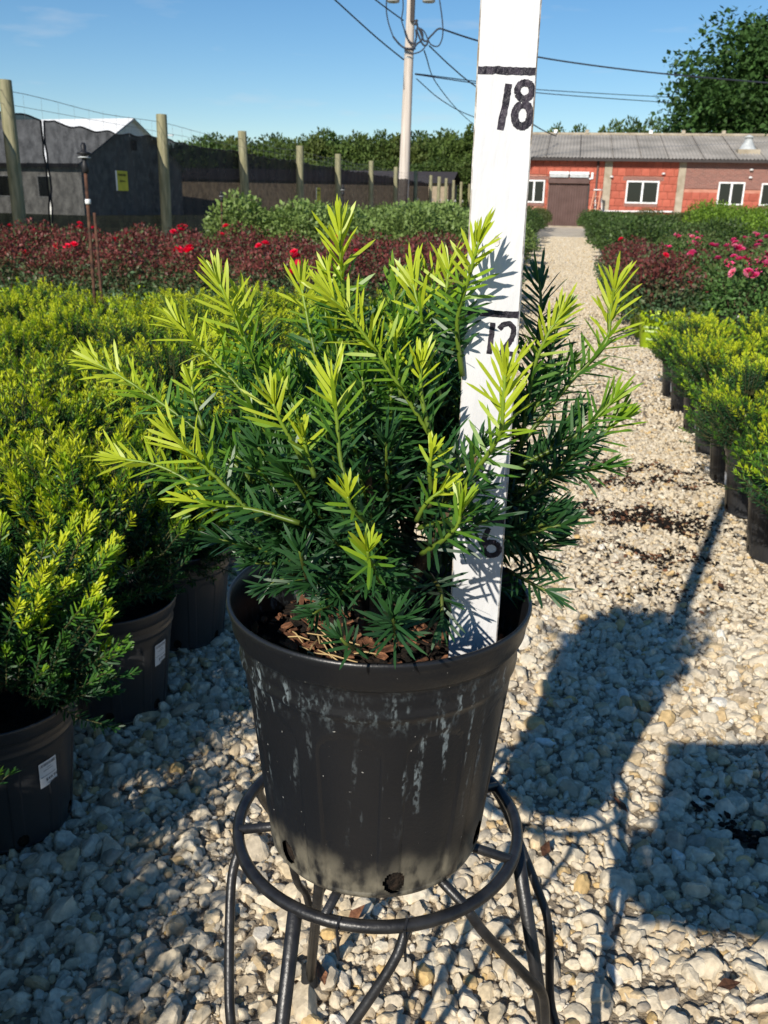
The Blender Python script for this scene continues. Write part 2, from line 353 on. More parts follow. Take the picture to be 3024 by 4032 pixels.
def scatter(name, label, cat, pts, scl, rot, protos):
    """one stuff object: points that carry instances of the prototype meshes"""
    col = bpy.data.collections.new(name+'_shapes')
    for i, me in enumerate(protos):
        col.objects.link(bpy.data.objects.new(f'{name}_shape', me))
    me = bpy.data.meshes.new(name); me.vertices.add(len(pts)); me.vertices.foreach_set('co', np.asarray(pts, np.float32).ravel())
    a = me.attributes.new('scl', 'FLOAT_VECTOR', 'POINT'); a.data.foreach_set('vector', np.asarray(scl, np.float32).ravel())
    a = me.attributes.new('rotv', 'FLOAT_VECTOR', 'POINT'); a.data.foreach_set('vector', np.asarray(rot, np.float32).ravel())
    rng = np.random.default_rng(5)
    a = me.attributes.new('pick', 'INT', 'POINT'); a.data.foreach_set('value', rng.integers(0, len(protos), len(pts)).astype(np.int32))
    me.update(); o = link(name, me)
    ng = bpy.data.node_groups.new(name, 'GeometryNodeTree')
    ng.interface.new_socket('Geometry', in_out='INPUT', socket_type='NodeSocketGeometry'); ng.interface.new_socket('Geometry', in_out='OUTPUT', socket_type='NodeSocketGeometry')
    gi = ng.nodes.new('NodeGroupInput'); go = ng.nodes.new('NodeGroupOutput')
    ip = ng.nodes.new('GeometryNodeInstanceOnPoints'); ci = ng.nodes.new('GeometryNodeCollectionInfo'); ci.inputs[0].default_value = col
    ci.inputs['Separate Children'].default_value = True; ci.inputs['Reset Children'].default_value = True
    def na(nm, ty):
        n = ng.nodes.new('GeometryNodeInputNamedAttribute'); n.data_type = ty; n.inputs[0].default_value = nm; return n.outputs[0]
    l = ng.links.new; l(gi.outputs[0], ip.inputs['Points']); l(ci.outputs[0], ip.inputs['Instance']); ip.inputs['Pick Instance'].default_value = True
    l(na('pick', 'INT'), ip.inputs['Instance Index'])
    e2 = ng.nodes.new('FunctionNodeEulerToRotation'); l(na('rotv', 'FLOAT_VECTOR'), e2.inputs[0]); l(e2.outputs[0], ip.inputs['Rotation'])
    l(na('scl', 'FLOAT_VECTOR'), ip.inputs['Scale']); l(ip.outputs[0], go.inputs[0])
    md = o.modifiers.new('scatter', 'NODES'); md.node_group = ng
    return tag(o, label, cat, kind='stuff')
rng = np.random.default_rng(11)
P, S, RT = [], [], []
def strew(x0, x1, y0, y1, dens, r0, r1, zk):
    n = int(dens*(x1-x0)*(y1-y0)); x = rng.uniform(x0, x1, n); y = rng.uniform(y0, y1, n)
    r = r0*(r1/r0)**(rng.random(n)**1.7)
    z = -.004+r*zk*rng.uniform(.2, .9, n)
    P.append(np.stack([x, y, z], 1)); k = rng.uniform(.8, 1.2, (n, 3)); S.append(k*r[:, None])
    RT.append(np.stack([rng.normal(0, .6, n), rng.normal(0, .6, n), rng.uniform(0, 6.28, n)], 1))
strew(-.95, 1.3, .3, 2.2, 8500, .004, .010, .55)
strew(-.95, 1.3, .3, 2.2, 3300, .0085, .019, .6)
strew(-.95, 1.3, .3, 2.2, 420, .018, .029, .5)
strew(-.9, 1.3, 2.2, 4.5, 6000, .005, .011, .6)
strew(-.9, 1.3, 2.2, 4.5, 1900, .009, .018, .55)
strew(-.85, .85, 4.5, 9.0, 2400, .008, .016, .55)
strew(-.9, .8, 9.0, 17.0, 1100, .010, .018, .5)
strew(-.9, .8, 17.0, 34.0, 420, .013, .022, .5)
scatter('gravel', 'crushed pale limestone gravel covering the path', 'gravel', np.concatenate(P), np.concatenate(S), np.concatenate(RT), [rock_mesh(k) for k in range(10)])

# ------------------------------------------------------------------ pots
POT_H = .248
def pot_r(z):            # outside of the pot wall
    return .1005+(.1215-.1005)*min(max(z/.2, 0), 1)
def build_pot_mesh(name, mat, holes=True):
    n = 400
    prof = [(.094, .000), (.0985, .0015), (.1005, .006)]
    zs = np.r_[np.linspace(.007, .035, 22), np.linspace(.040, .186, 30)]; prof += [(pot_r(z), z) for z in zs]
    prof += [(.1208, .190), (.1232, .193), (.1238, .197), (.1224, .2005), (.1232, .206), (.1242, .214), (.1236, .218), (.1262, .2205), (.1292, .224), (.1300, .234),
             (.1322, .240), (.1333, .245), (.1326, .248), (.1308, .2482), (.1294, .246), (.1265, .238), (.1245, .226), (.1215, .216), (.1215, .206), (.119, .198), (.115, .15), (.105, .06)]
    prof = [(a*.999, b_) for a, b_ in prof]
    v = []; k = len(prof)
    for i, (r, z) in enumerate(prof):
        for j in range(n):
            th = 2*math.pi*j/n; rr = r
            if 3 <= i < 55:
                per = 2*math.pi/10; a = (th % per)-per/2; hw = per*.36
                top = .176-.022*(1-math.sqrt(max(0, 1-min(1, abs(a)/hw)**2)))
                ins = max(0, min(1, (hw-abs(a))/.022))*max(0, min(1, (top-z)/.004))
                ridge = max(0, 1-abs(hw-.011-abs(a))/.02)*max(0, min(1, (top-z)/.004))
                rr -= .0018*ins; rr -= .0010*ridge
            v.append((rr*math.cos(th), rr*math.sin(th), z))
    f = []
    for i in range(k-1):
        for j in range(n):
            if holes and i < 26:
                z = (prof[i][1]+prof[i+1][1])/2; th = (j+.5)*2*math.pi/n; skip = False
                for h in range(6):
                    d = (th-(R(-69)+h*2*math.pi/6)+math.pi) % (2*math.pi)-math.pi
                    if (d*.101/.0095)**2+((z-.020)/.012)**2 < 1: skip = True
                if skip: continue
            f.append((i*n+j, i*n+(j+1) % n, (i+1)*n+(j+1) % n, (i+1)*n+j))
    f.append(tuple(range(n-1, -1, -1)))
    return mesh(name, v, f, mat, smooth=True)
def simple_pot_mesh(name, mat, r0=.1005, r1=.1215, rim=.1333, h=.248, n=40):
    b = MB(); b.lathe([(r0*.94, 0), (r0, .006), (r1, h*.79), (r1+.003, h*.8), (r1+.002, h*.83), (r1+.004, h*.88), (rim-.003, h*.9), (rim, h*.985), (rim-.002, h), (rim-.006, h*.985), (r1-.004, h*.8), (r0, h*.3)], n, cap0=True)
    return b.mesh(name, mat, True)
def soil_mesh(name, z, r, seed, n=40, rings=12, amp=.006):
    rg = np.random.default_rng(seed); v = [(0, 0, z+amp)]; f = []
    for i in range(1, rings+1):
        for j in range(n):
            q = 2*math.pi*j/n; rr = r*i/rings
            v.append((rr*math.cos(q), rr*math.sin(q), z+rg.normal(0, amp*.5)+amp*(1-(i/rings)**2)))
    for j in range(n): f.append((0, 1+j, 1+(j+1) % n))
    for i in range(rings-1):
        for j in range(n): f.append((1+i*n+j, 1+(i+1)*n+j, 1+(i+1)*n+(j+1) % n, 1+i*n+(j+1) % n))
    # root ball below, so that the drainage holes show earth
    base = len(v)
    for zz, rr in ((z-.01, r), (.004, .094)):
        for j in range(n):
            q = 2*math.pi*j/n; v.append((rr*math.cos(q), rr*math.sin(q), zz))
    for j in range(n):
        a = 1+(rings-1)*n
        f.append((a+j, base+j, base+(j+1) % n, a+(j+1) % n)); f.append((base+j, base+n+j, base+n+(j+1) % n, base+(j+1) % n))
    return mesh(name, v, f, M['soil'], smooth=True)

# ------------------------------------------------------------------ yew foliage
C_DARK = np.array([.011, .040, .021]); C_MID = np.array([.022, .075, .020]); C_GRN = np.array([.080, .20, .022]); C_YNG = np.array([.23, .37, .016]); C_YEL = np.array([.42, .50, .026])
def lerp(a, b, t): return a+(b-a)*t
def nrm(a): return a/(np.linalg.norm(a, axis=-1, keepdims=True)+1e-9)
def resample(pts, k):
    pts = np.array(pts, float); d = np.r_[0, np.cumsum(np.linalg.norm(np.diff(pts, axis=0), axis=1))]
    s = np.linspace(0, d[-1], k); return np.stack([np.interp(s, d, pts[:, i]) for i in range(3)], 1), d[-1]
def needles_on(curve, rg, spacing, ln, wd, young, start=.25, tipboost=.0, flat=.45, dense_tip=True, y0=.30, ys=.25):
    """needle base points, directions, side vectors, lengths, widths and colours along one shoot (base first, tip last)"""
    c, L_ = resample(curve, 40); n = max(8, int(L_*(1-start)/spacing))
    s = start+(1-start)*(np.arange(n)+rg.uniform(-.3, .3, n))/n; s = np.clip(s, 0, 1)
    if dense_tip: s = np.r_[s, np.full(7, 1.0)-rg.uniform(0, .03, 7)]; n += 7
    x = s*39; i0 = np.clip(x.astype(int), 0, 38); fr = (x-i0)[:, None]; p = c[i0]*(1-fr)+c[i0+1]*fr; t = nrm(c[i0+1]-c[i0])
    upv = np.array([0, 0, 1.0]); side = nrm(np.cross(t, upv)+1e-4); up_ = np.cross(side, t)
    ang = np.arange(n)*2.39996+rg.uniform(0, 6.28)+rg.normal(0, .25, n)
    horiz = (1-np.abs(t[:, 2:3]))*flat*2
    ca, sa = np.cos(ang)[:, None], np.sin(ang)[:, None]*(1-np.clip(horiz, 0, .75))
    lat = nrm(side*ca+up_*sa)
    alpha = R(58)-R(36)*np.clip((s-.72)/.28, 0, 1)+rg.normal(0, .12, n)
    d = nrm(t*np.cos(alpha)[:, None]+lat*np.sin(alpha)[:, None]+upv*.10)
    lightn = nrm(SUN*.75+upv*.35+rg.normal(0, .42, (n, 3))); wv = nrm(np.cross(d, lightn))
    le = ln*rg.uniform(.8, 1.12, n)*(1-.45*np.clip((s-.9)/.1, 0, 1)*rg.random(n))*(.75+.25*np.clip((s-start)/.2, 0, 1))
    wi = wd*rg.uniform(.85, 1.1, n)
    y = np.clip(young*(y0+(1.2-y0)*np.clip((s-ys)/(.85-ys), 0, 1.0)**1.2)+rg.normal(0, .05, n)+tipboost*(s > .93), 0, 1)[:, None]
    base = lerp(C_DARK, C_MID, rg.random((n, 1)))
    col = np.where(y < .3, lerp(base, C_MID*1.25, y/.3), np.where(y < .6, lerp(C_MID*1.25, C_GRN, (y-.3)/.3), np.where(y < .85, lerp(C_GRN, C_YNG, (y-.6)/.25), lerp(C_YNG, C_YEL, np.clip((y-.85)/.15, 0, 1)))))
    return p, d, wv, le, wi, col
def needle_mesh(name, sets, mat, hi=True, curve=.10):
    p, d, wv, le, wi, col = [np.concatenate([q[i] for q in sets]) for i in range(6)]
    n = len(p); nn = nrm(np.cross(wv, d)); le = le[:, None]; wi = wi[:, None]
    rows = [(0, .35), (.22, 1), (.82, .88), (1.0, 0)] if hi else [(0, 0), (.5, 1), (1.0, 0)]
    V = []
    for s, wf in rows:
        ctr = p+d*le*s-nn*le*curve*s*s
        if wf == 0: V.append(ctr[:, None, :])
        else:
            V.append(np.stack([ctr-wv*wi*wf*.5, ctr+wv*wi*wf*.5], 1))
    V = np.concatenate(V, 1); k = V.shape[1]; idx = (np.arange(n)*k)[:, None]
    pat = [(0, 1, 3, 2), (2, 3, 5, 4), (4, 5, 6)] if hi else [(0, 1, 3, 2)]
    F = []
    for q in pat: F += (idx+np.array(q)).tolist()
    cols = np.repeat(col[:, None, :], k, 1).copy(); cols[:, :2] *= .92; cols[:, -1] *= 1.12
    return mesh(name, V.reshape(-1, 3), F, mat, cols.reshape(-1, 3), smooth=hi)

def yew_sets(seed, N, rad, hgt, z0, ln, wd, sp, yk=1.0, gain=1.22):
    """shoots of a whole small yew: dome of the given radius and height above z0"""
    rg = np.random.default_rng(seed); sets = []; stems = MB()
    lob = rg.normal(size=(6, 3)); lob /= np.linalg.norm(lob, axis=1)[:, None]; la = rg.uniform(-.16, .26, 6)
    ncl = max(30, N//5); cu = rg.normal(size=(ncl, 3)); cu[:, 2] = np.abs(cu[:, 2])*1.1-.28*rg.random(ncl); cu = nrm(cu); ck = rg.normal(0, .15, ncl); cy_ = rg.uniform(.62, 1.15, ncl)
    for i in range(N):
        ic = rg.integers(ncl); u = cu[ic]+rg.normal(0, .13, 3); u /= np.linalg.norm(u)
        k = 1+np.sum(la*np.maximum(0, lob@u)**4)+ck[ic]+rg.normal(0, .05); inner = rg.random() < .25
        if inner: k *= .72
        e = np.array([u[0]*rad*k, u[1]*rad*k, z0+hgt*(.30+.70*max(u[2], -.35)*k)])
        s0 = np.array([u[0]*rad*.5, u[1]*rad*.5, z0+hgt*(.16+.42*max(u[2], 0))])
        m_ = lerp(s0, e, .55)+np.array([0, 0, -.02*rg.random()]); e2 = e+np.array([0, 0, .03*rg.random()])
        c = np.array(crom([s0, m_, e2], 5))
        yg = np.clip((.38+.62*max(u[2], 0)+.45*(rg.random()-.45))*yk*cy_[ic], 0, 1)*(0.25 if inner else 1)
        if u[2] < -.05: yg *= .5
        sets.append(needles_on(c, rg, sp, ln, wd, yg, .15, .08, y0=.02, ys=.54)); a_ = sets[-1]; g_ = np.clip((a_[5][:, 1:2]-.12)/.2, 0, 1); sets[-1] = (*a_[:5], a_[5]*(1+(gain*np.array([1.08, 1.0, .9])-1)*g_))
        stems.tube([c[0], c[len(c)//2], c[-1]], [.0022, .0016, .0009], 4, False)
    for a in range(5):
        q = a*1.256+rg.random(); stems.tube([(0, 0, z0-.03), (math.cos(q)*rad*.25, math.sin(q)*rad*.25, z0+hgt*.25), (math.cos(q)*rad*.5, math.sin(q)*rad*.5, z0+hgt*.55)], [.007, .005, .003], 5, False)
    return sets, stems

YEWS = []
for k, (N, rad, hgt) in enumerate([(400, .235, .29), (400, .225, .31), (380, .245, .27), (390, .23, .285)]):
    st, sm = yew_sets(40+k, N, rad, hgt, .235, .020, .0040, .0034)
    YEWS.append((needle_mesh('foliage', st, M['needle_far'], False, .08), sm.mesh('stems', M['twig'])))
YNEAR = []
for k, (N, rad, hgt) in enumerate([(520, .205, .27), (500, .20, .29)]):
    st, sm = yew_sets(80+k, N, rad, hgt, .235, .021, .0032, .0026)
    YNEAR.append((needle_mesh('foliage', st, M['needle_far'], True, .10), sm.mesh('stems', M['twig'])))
POTM = build_pot_mesh('pot', M['pot2']); POTS = simple_pot_mesh('pot', M['pot2']); SOILM = soil_mesh('soil', .205, .119, 3)
def potted_yew(x, y, lib, k, rz, label, group, full=False, sc_=1.0, lean=(0, 0), off=(0, 0)):
    e = empty('potted_yew', (x, y, .004), rz); tag(e, label, 'yew', group)
    link('pot', POTM if full else POTS, e)
    link('soil', SOILM, e)
    ol = (off[0]*math.cos(rz)+off[1]*math.sin(rz), -off[0]*math.sin(rz)+off[1]*math.cos(rz), 0)
    fo = link('foliage', lib[k][0], e, ol, (lean[0], lean[1], 0), (sc_, sc_, sc_)); tag(fo, kind='stuff')
    link('stems', lib[k][1], e, ol, (lean[0], lean[1], 0), (sc_, sc_, sc_))
    return e

# ---- stick-on paper labels
_txt = {}
def text_data(s):
    if s not in _txt:
        cu = bpy.data.curves.new('t', 'FONT'); cu.body = s; cu.size = 1; cu.resolution_u = 3
        ob = bpy.data.objects.new('t', cu); COL.objects.link(ob)
        dg = bpy.context.evaluated_depsgraph_get(); me = bpy.data.meshes.new_from_object(ob.evaluated_get(dg))
        v = np.array([p.co[:] for p in me.vertices]); f = [tuple(q.vertices) for q in me.polygons]
        bpy.data.objects.remove(ob); bpy.data.meshes.remove(me)
        v[:, :2] -= v[:, :2].min(0); _txt[s] = (v[:, :2], f)
    return _txt[s]
def price_label(parent, th0, zc, price, rot=0.0, w_=.034, h_=.050):
    def wrap(uv, off):
        out = []
        for u, v in uv:
            a = u*math.cos(rot)-v*math.sin(rot); b_ = u*math.sin(rot)+v*math.cos(rot)
            z = zc+b_; r = pot_r(z)+off; q = th0+a/r; out.append((r*math.cos(q), r*math.sin(q), z))
        return out
    nx, ny = 10, 12; uv = []; 
    for j in range(ny+1):
        for i in range(nx+1):
            u = -w_/2+w_*i/nx; v = -h_/2+h_*j/ny
            if j == 0 and i in (6, 7): v += .004
            if j == 0 and i > 7: v += .0075
            if j == ny and i == 0: v -= .001
            uv.append((u, v))
    f = [(j*(nx+1)+i, j*(nx+1)+i+1, (j+1)*(nx+1)+i+1, (j+1)*(nx+1)+i) for j in range(ny) for i in range(nx)]
    lab = link('price_label', mesh('price_label', wrap(uv, .0009), f, M['labelpaper'], smooth=True), parent)
    b = MB(); rg = random.Random(3); x = -w_*.42
    while x < w_*.42:                                   # bars
        ww = rg.choice([.0004, .0008, .0012]); b.add(wrap([(x, h_*.32), (x+ww, h_*.32), (x+ww, h_*.43), (x, h_*.43)], .0013), [(0, 1, 2, 3)]); x += ww+rg.choice([.0005, .0008, .0011])
    b.obj('barcode', M['greyink'], lab)
    def put(name, s, size, u0, v0, mat):
        v, f_ = text_data(s); MBo = MB(); MBo.add(wrap([(u0+p[0]*size, v0+p[1]*size) for p in v], .0014), f_); MBo.obj(name, mat, lab)
    if price: put('price_print', price, .0088, -.006, -h_*.33, M['ink'])
    b = MB()                                            # lines of print too small to read
    for (u0, u1, v, hh) in ((-.003, .006, .011, .0012), (-.009, .009, .0065, .0015), (-.015, .003, -.0045, .0013), (.004, .014, -.0045, .0013), (-.004, .013, -.0205, .001), (-.003, .010, -.0225, .0008)):
        x = u0
        while x < u1:
            ww = rg.uniform(.0006, .0016); b.add(wrap([(x, v), (x+ww, v), (x+ww, v+hh), (x, v+hh)], .0013), [(0, 1, 2, 3)]); x += ww+.0004
    b.obj('fine_print', M['greyink'], lab)
    return lab

# ---- bed on the fence side of the path
rr = random.Random(4)
GL = 'yews in the bed between the gravel path and the fence'
YL = [(-.875, 1.155), (-.872, 1.555), (-.868, 1.885)]
for i, (x, y) in enumerate(YL):
    lab = ['yellow-tipped yew whose black pot carries the $49.99 sticker', 'yellow-tipped yew leaning over its black pot, white sticker on the pot wall', 'dark low yew in unlabelled black pot behind the stand'][i]
    e = potted_yew(x, y, YNEAR, i % 2, [.4, 2.0, 4.1][i], lab, GL, True, [1.0, 1.0, .86][i], off=[(-.02, 0), (-.045, .01), (-.02, .02)][i])
    if i == 0: price_label(e, R(-20)-.4, .138, '$49.99', R(3))
    if i == 1: price_label(e, R(-12)-2.0, .142, '$49.99', R(2))
def yew_label(x, y):
    if y < .9 and x > -1.5: return 'yew in the row beside the kneeling photographer'
    if math.hypot(x+2.42, y-4.4) < .42: return 'yellow-tipped yew crowding the foot of the rusty sprinkler riser'
    if x > -1.05: return 'yellow-tipped yew in the path-edge row behind the yew stand'
    if y > (4.9 if x > -1.9 else 4.45): return 'yellow-tipped yew in the last row before the maroon roses'
    if x > -1.45: return 'yellow-tipped yew in the second row in from the path'
    if y < 2.2: return 'yellow-tipped yew behind the pots with price stickers'
    return 'yellow-tipped yew deep inside the bed around the riser rod'
# the row goes on beside the photographer, and the rest of the block
spots = [(-.875, .77), (-.88, .38), (-.87, -.02), (-.88, -.42), (-.87, -.82)]
spots += [(-1.27, y) for y in (-.6, -.2, .2, .6)]
for c in range(7):
    for r_ in range(13):
        x = -.875-.395*c; y = 1.0+.385*r_+(.19 if c % 2 else 0)
        if c == 0 and y < 2.2: continue
        if y > (5.35 if x > -1.9 else 4.8) or x < -.62*y-.55: continue
        spots.append((x, y))
for i, (x, y) in enumerate(spots):
    potted_yew(x+rr.uniform(-.03, .03), y+rr.uniform(-.03, .03), YEWS, i % 4, rr.uniform(0, 6.28), yew_label(x, y), GL, False, rr.uniform(1.10, 1.2) if 1 < i < 5 else .94 if i < 2 else rr.uniform(.9, 1.08))
# ---- bed on the other side
GR = 'yews in the bed beside the lime green pots'
tagged = 0
for c in range(4):
    for r_ in range(11):
        x = .735+.40*c; y = 2.42+.425*r_+(.2 if c % 2 else 0)
        if y > (5.75 if c == 0 else 5.35) or x > .34*y+.45: continue
        e = potted_yew(x+rr.uniform(-.015, .015), y+rr.uniform(-.03, .03), YEWS, (c*3+r_) % 4, rr.uniform(0, 6.28), 'yellow-tipped yew in black pot in the row beside the lime green pots' if c == 0 else 'yellow-tipped yew in black pot behind the front row, near the pink roses', GR, c == 0, rr.uniform(.80, .94))
        if c == 0 and r_ % 2 == 0: price_label(e, R(182)-e.rotation_euler[2], .12, None, 0)

# ------------------------------------------------------------------ the yew on the stand
PX, PY, PZ = -.1365, .703, .469
main = empty('potted_yew', (PX, PY, PZ), 0)
tag(main, 'large yew in a chalk-stained black pot standing on the wire plant stand', 'yew')
pot = link('pot', build_pot_mesh('pot', M['pot']), main)
soil = link('soil', soil_mesh('soil', .197, .118, 9, 64, 20, .006), main)
rg = np.random.default_rng(21)
def chip_mesh(k):
    r_ = np.random.default_rng(300+k); n = 6; a, b_ = r_.uniform(.005, .013), r_.uniform(.003, .006); v = []
    for z in (-.5, .5):
        for j in range(n):
            q = 2*math.pi*j/n; e_ = r_.uniform(.75, 1.15); v.append((a*math.cos(q)*e_, b_*math.sin(q)*e_, z*.0022+r_.normal(0, .0004)))
    f = [tuple(range(n-1, -1, -1)), tuple(range(n, 2*n))]+[(j, (j+1) % n, n+(j+1) % n, n+j) for j in range(n)]
    return mesh('bark_chip', v, f, M['chip'])
CH = [chip_mesh(k) for k in range(8)]
for i in range(230):
    q = rg.uniform(0, 6.28); r_ = .113*math.sqrt(rg.random())
    link('bark_chip', CH[i % 8], soil, (r_*math.cos(q), r_*math.sin(q), .2035+rg.uniform(0, .004)+.004*(1-(r_/.113)**2)), (rg.normal(0, .35), rg.normal(0, .35), rg.uniform(0, 6.28)), (rg.uniform(.35, 1.1),)*3)
for i in range(14):
    b = MB(); q = rg.uniform(0, 6.28); c0 = np.array([-.045+rg.normal(0, .02), -.05+rg.normal(0, .018), .211]); d_ = np.array([math.cos(q), math.sin(q), .08])*rg.uniform(.01, .025)
    b.tube([c0-d_, c0+np.array([0, 0, .002]), c0+d_], [.0006, .0008, .0005], 4); b.obj('straw', M['straw'], soil)

ORI = np.array([PX, PY, PZ])
def W(x, y, d): return atd(x, y, d)-ORI
shoots = []   # (base..tip curve, youth, needle length, start)
def S_(pts, yg, ln=.026, st=.12): shoots.append((crom([W(*p) for p in pts], 6), yg, ln, st))
S_([(1430, 1480, .70), (1365, 1230, .675), (1345, 1050, .66), (1338, 900, .65)], .98, .027)
S_([(1330, 1300, .68), (1310, 1180, .675), (1290, 1085, .67)], .9, .02)
S_([(1090, 1720, .69), (1010, 1450, .685), (930, 1260, .68), (860, 1110, .675)], 1.0, .027)
S_([(1060, 1500, .70), (1010, 1330, .70), (960, 1190, .70)], 1.0, .022)
S_([(1000, 1900, .68), (760, 1680, .69), (520, 1510, .70), (360, 1420, .705)], .95, .026, .2)
S_([(800, 1690, .68), (770, 1590, .68), (750, 1500, .68)], .85, .018)
S_([(1020, 2030, .66), (840, 1950, .665), (640, 1840, .67), (470, 1805, .67)], .9, .025, .2)
S_([(1100, 1780, .68), (960, 1550, .68), (820, 1400, .68), (690, 1265, .68)], 1.0, .026)
S_([(1050, 1600, .69), (960, 1430, .70), (880, 1330, .70)], 1.0, .022)
S_([(1260, 1480, .70), (1220, 1300, .70), (1185, 1120, .70)], 1.0, .026)
S_([(1850, 1990, .66), (1720, 1760, .645), (1540, 1470, .63), (1390, 1260, .62), (1300, 1170, .615)], .97, .029, .1)
S_([(1580, 1560, .635), (1560, 1430, .635), (1555, 1340, .635)], .98, .018)
S_([(1690, 1700, .64), (1660, 1560, .635), (1655, 1440, .63)], .93, .024)
S_([(1740, 1600, .67), (1690, 1380, .665), (1650, 1220, .66), (1625, 1110, .66)], .95, .028)
S_([(1820, 1480, .66), (1800, 1270, .64), (1850, 1080, .615), (1885, 950, .60)], .97, .022)
S_([(1790, 1400, .67), (1760, 1200, .66), (1765, 1060, .655)], .98, .024)
S_([(1700, 1300, .68), (1690, 1180, .68), (1720, 1080, .68)], .95, .022)
S_([(1700, 2030, .64), (1840, 1890, .60), (1962, 1720, .575), (1982, 1570, .565), (1990, 1465, .56)], .93, .026, .15)
S_([(2080, 1560, .735), (2120, 1330, .74), (2130, 1200, .74), (2125, 1110, .74)], .25, .026)
S_([(2150, 1480, .74), (2190, 1300, .74), (2215, 1230, .74)], .5, .022)
S_([(2050, 1760, .72), (2095, 1480, .70), (2150, 1330, .69), (2215, 1230, .685)], .95, .023)
S_([(2020, 1790, .72), (2240, 1510, .715), (2380, 1360, .71), (2405, 1220, .705), (2418, 1130, .70)], .86, .028, .15)
S_([(2010, 1850, .72), (2230, 1740, .71), (2350, 1640, .705), (2420, 1570, .70)], .6, .025, .1)
S_([(2020, 1950, .73), (2210, 1830, .72), (2350, 1730, .715), (2440, 1650, .71)], .6, .026, .1)
S_([(2000, 1880, .74), (2160, 1870, .735), (2290, 1855, .73), (2390, 1840, .725)], .42, .024, .1)
S_([(2000, 1640, .75), (2150, 1520, .75), (2240, 1440, .75)], .55, .024, .1)
S_([(1990, 2010, .74), (2090, 2010, .74), (2170, 2060, .74)], .15, .024, .1)
S_([(1980, 2120, .745), (2060, 2150, .745), (2130, 2200, .745)], .12, .024, .1)
S_([(1990, 2240, .75), (2080, 2290, .74), (2160, 2330, .735)], .2, .025, .1)
S_([(1370, 1930, .60), (1340, 1800, .60), (1325, 1640, .595), (1308, 1520, .59)], .86, .027, .1)
S_([(1210, 1850, .62), (1150, 1740, .61), (1100, 1650, .605), (1075, 1590, .60)], 1.0, .025, .1)
S_([(1240, 1880, .61), (1210, 1790, .605), (1195, 1720, .60)], 1.0, .02, .1)
S_([(1030, 2060, .645), (900, 1930, .64), (780, 1810, .635), (690, 1730, .63)], 1.0, .029, .2)
S_([(1180, 2060, .63), (1010, 2010, .635), (860, 1990, .64), (760, 1972, .645)], .82, .023, .2)
S_([(1480, 2100, .60), (1420, 2040, .585), (1380, 1990, .575), (1370, 1955, .57)], .75, .02, .1)
S_([(1500, 2290, .62), (1470, 2240, .59), (1452, 2200, .572), (1448, 2170, .565)], .70, .022, .1)
S_([(1560, 2520, .66), (1555, 2480, .625), (1550, 2450, .60), (1548, 2430, .59)], .22, .026, .1)
S_([(1660, 2180, .61), (1740, 2130, .59), (1800, 2070, .58), (1815, 2010, .575)], .66, .023, .1)
S_([(1210, 2280, .65), (1190, 2210, .62), (1180, 2170, .61)], .25, .022, .1)
S_([(1700, 1930, .60), (1690, 1850, .59), (1700, 1790, .585)], .9, .016, .1)
S_([(1640, 2050, .60), (1680, 1980, .59), (1740, 1930, .585)], .9, .019, .1)
S_([(1420, 2560, .64), (1370, 2540, .62), (1340, 2510, .615)], .18, .018, .1)
S_([(1690, 2260, .68), (1735, 2330, .66), (1740, 2440, .65)], .1, .022, .1)
S_([(1640, 2010, .63), (1760, 1965, .605), (1870, 1930, .592)], .16, .023, .1)
S_([(1690, 2130, .64), (1820, 2095, .615), (1925, 2040, .60)], .12, .023, .1)
S_([(1710, 1890, .64), (1820, 1835, .615), (1895, 1765, .605)], .22, .023, .1)
S_([(1650, 2080, .62), (1750, 2050, .60), (1840, 2020, .59)], .30, .022, .1)
# the dense inside of the shrub
rg = np.random.default_rng(77)
cen = np.array([.008, .004, .345]); ax = np.array([.150, .135, .135])
for i in range(390):
    u = rg.normal(size=3); u[2] = u[2]*.9+.1; u /= np.linalg.norm(u)
    if u[2] < -.55: u[2] = -.55*rg.random(); u /= np.linalg.norm(u)
    inner = rg.random() < .38; k = rg.uniform(.5, .75) if inner else rg.uniform(.82, 1.06)
    e = cen+ax*u*k*np.array([1, 1, 1.12 if u[2] < 0 else .92])
    s0 = cen+ax*u*k*.38+np.array([0, 0, -.05*(.5+.5*u[2])])
    e[2] = max(e[2], .222); s0[2] = max(s0[2], .24)
    dro = np.array([0, 0, .02*rg.random()+.015*max(u[2], 0)])
    # keep the face of the measuring board mostly clear
    wp = e+ORI
    if -.100 < wp[0] < .0 and wp[1] < .70: continue
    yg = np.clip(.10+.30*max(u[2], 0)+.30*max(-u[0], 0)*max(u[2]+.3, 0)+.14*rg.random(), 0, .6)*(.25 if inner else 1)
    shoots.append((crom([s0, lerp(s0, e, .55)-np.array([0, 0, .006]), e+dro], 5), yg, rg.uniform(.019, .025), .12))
tb = .0
for c, yg, ln, st in shoots:
    c = np.array(c); L_ = np.sum(np.linalg.norm(np.diff(c, axis=0), axis=1)); b = MB()
    b.tube(c, np.linspace(.0021, .0011, len(c)), 5)
    v = b.v; t_ = np.linspace(0, 1, len(c)); ct = np.repeat(t_, 5)[:, None]
    base = np.array([.07, .05, .022]) if yg < .3 else np.array([.10, .16, .02])
    cc = lerp(base, lerp(np.array([.12, .17, .03]), np.array([.28, .42, .03]), yg), ct)
    sh = link('shoot', mesh('shoot', v, b.f, M['needle'], cc, True), main)
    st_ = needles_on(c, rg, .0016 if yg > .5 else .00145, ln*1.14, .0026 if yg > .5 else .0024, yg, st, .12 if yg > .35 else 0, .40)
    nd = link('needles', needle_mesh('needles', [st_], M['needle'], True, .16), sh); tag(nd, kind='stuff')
b = MB()
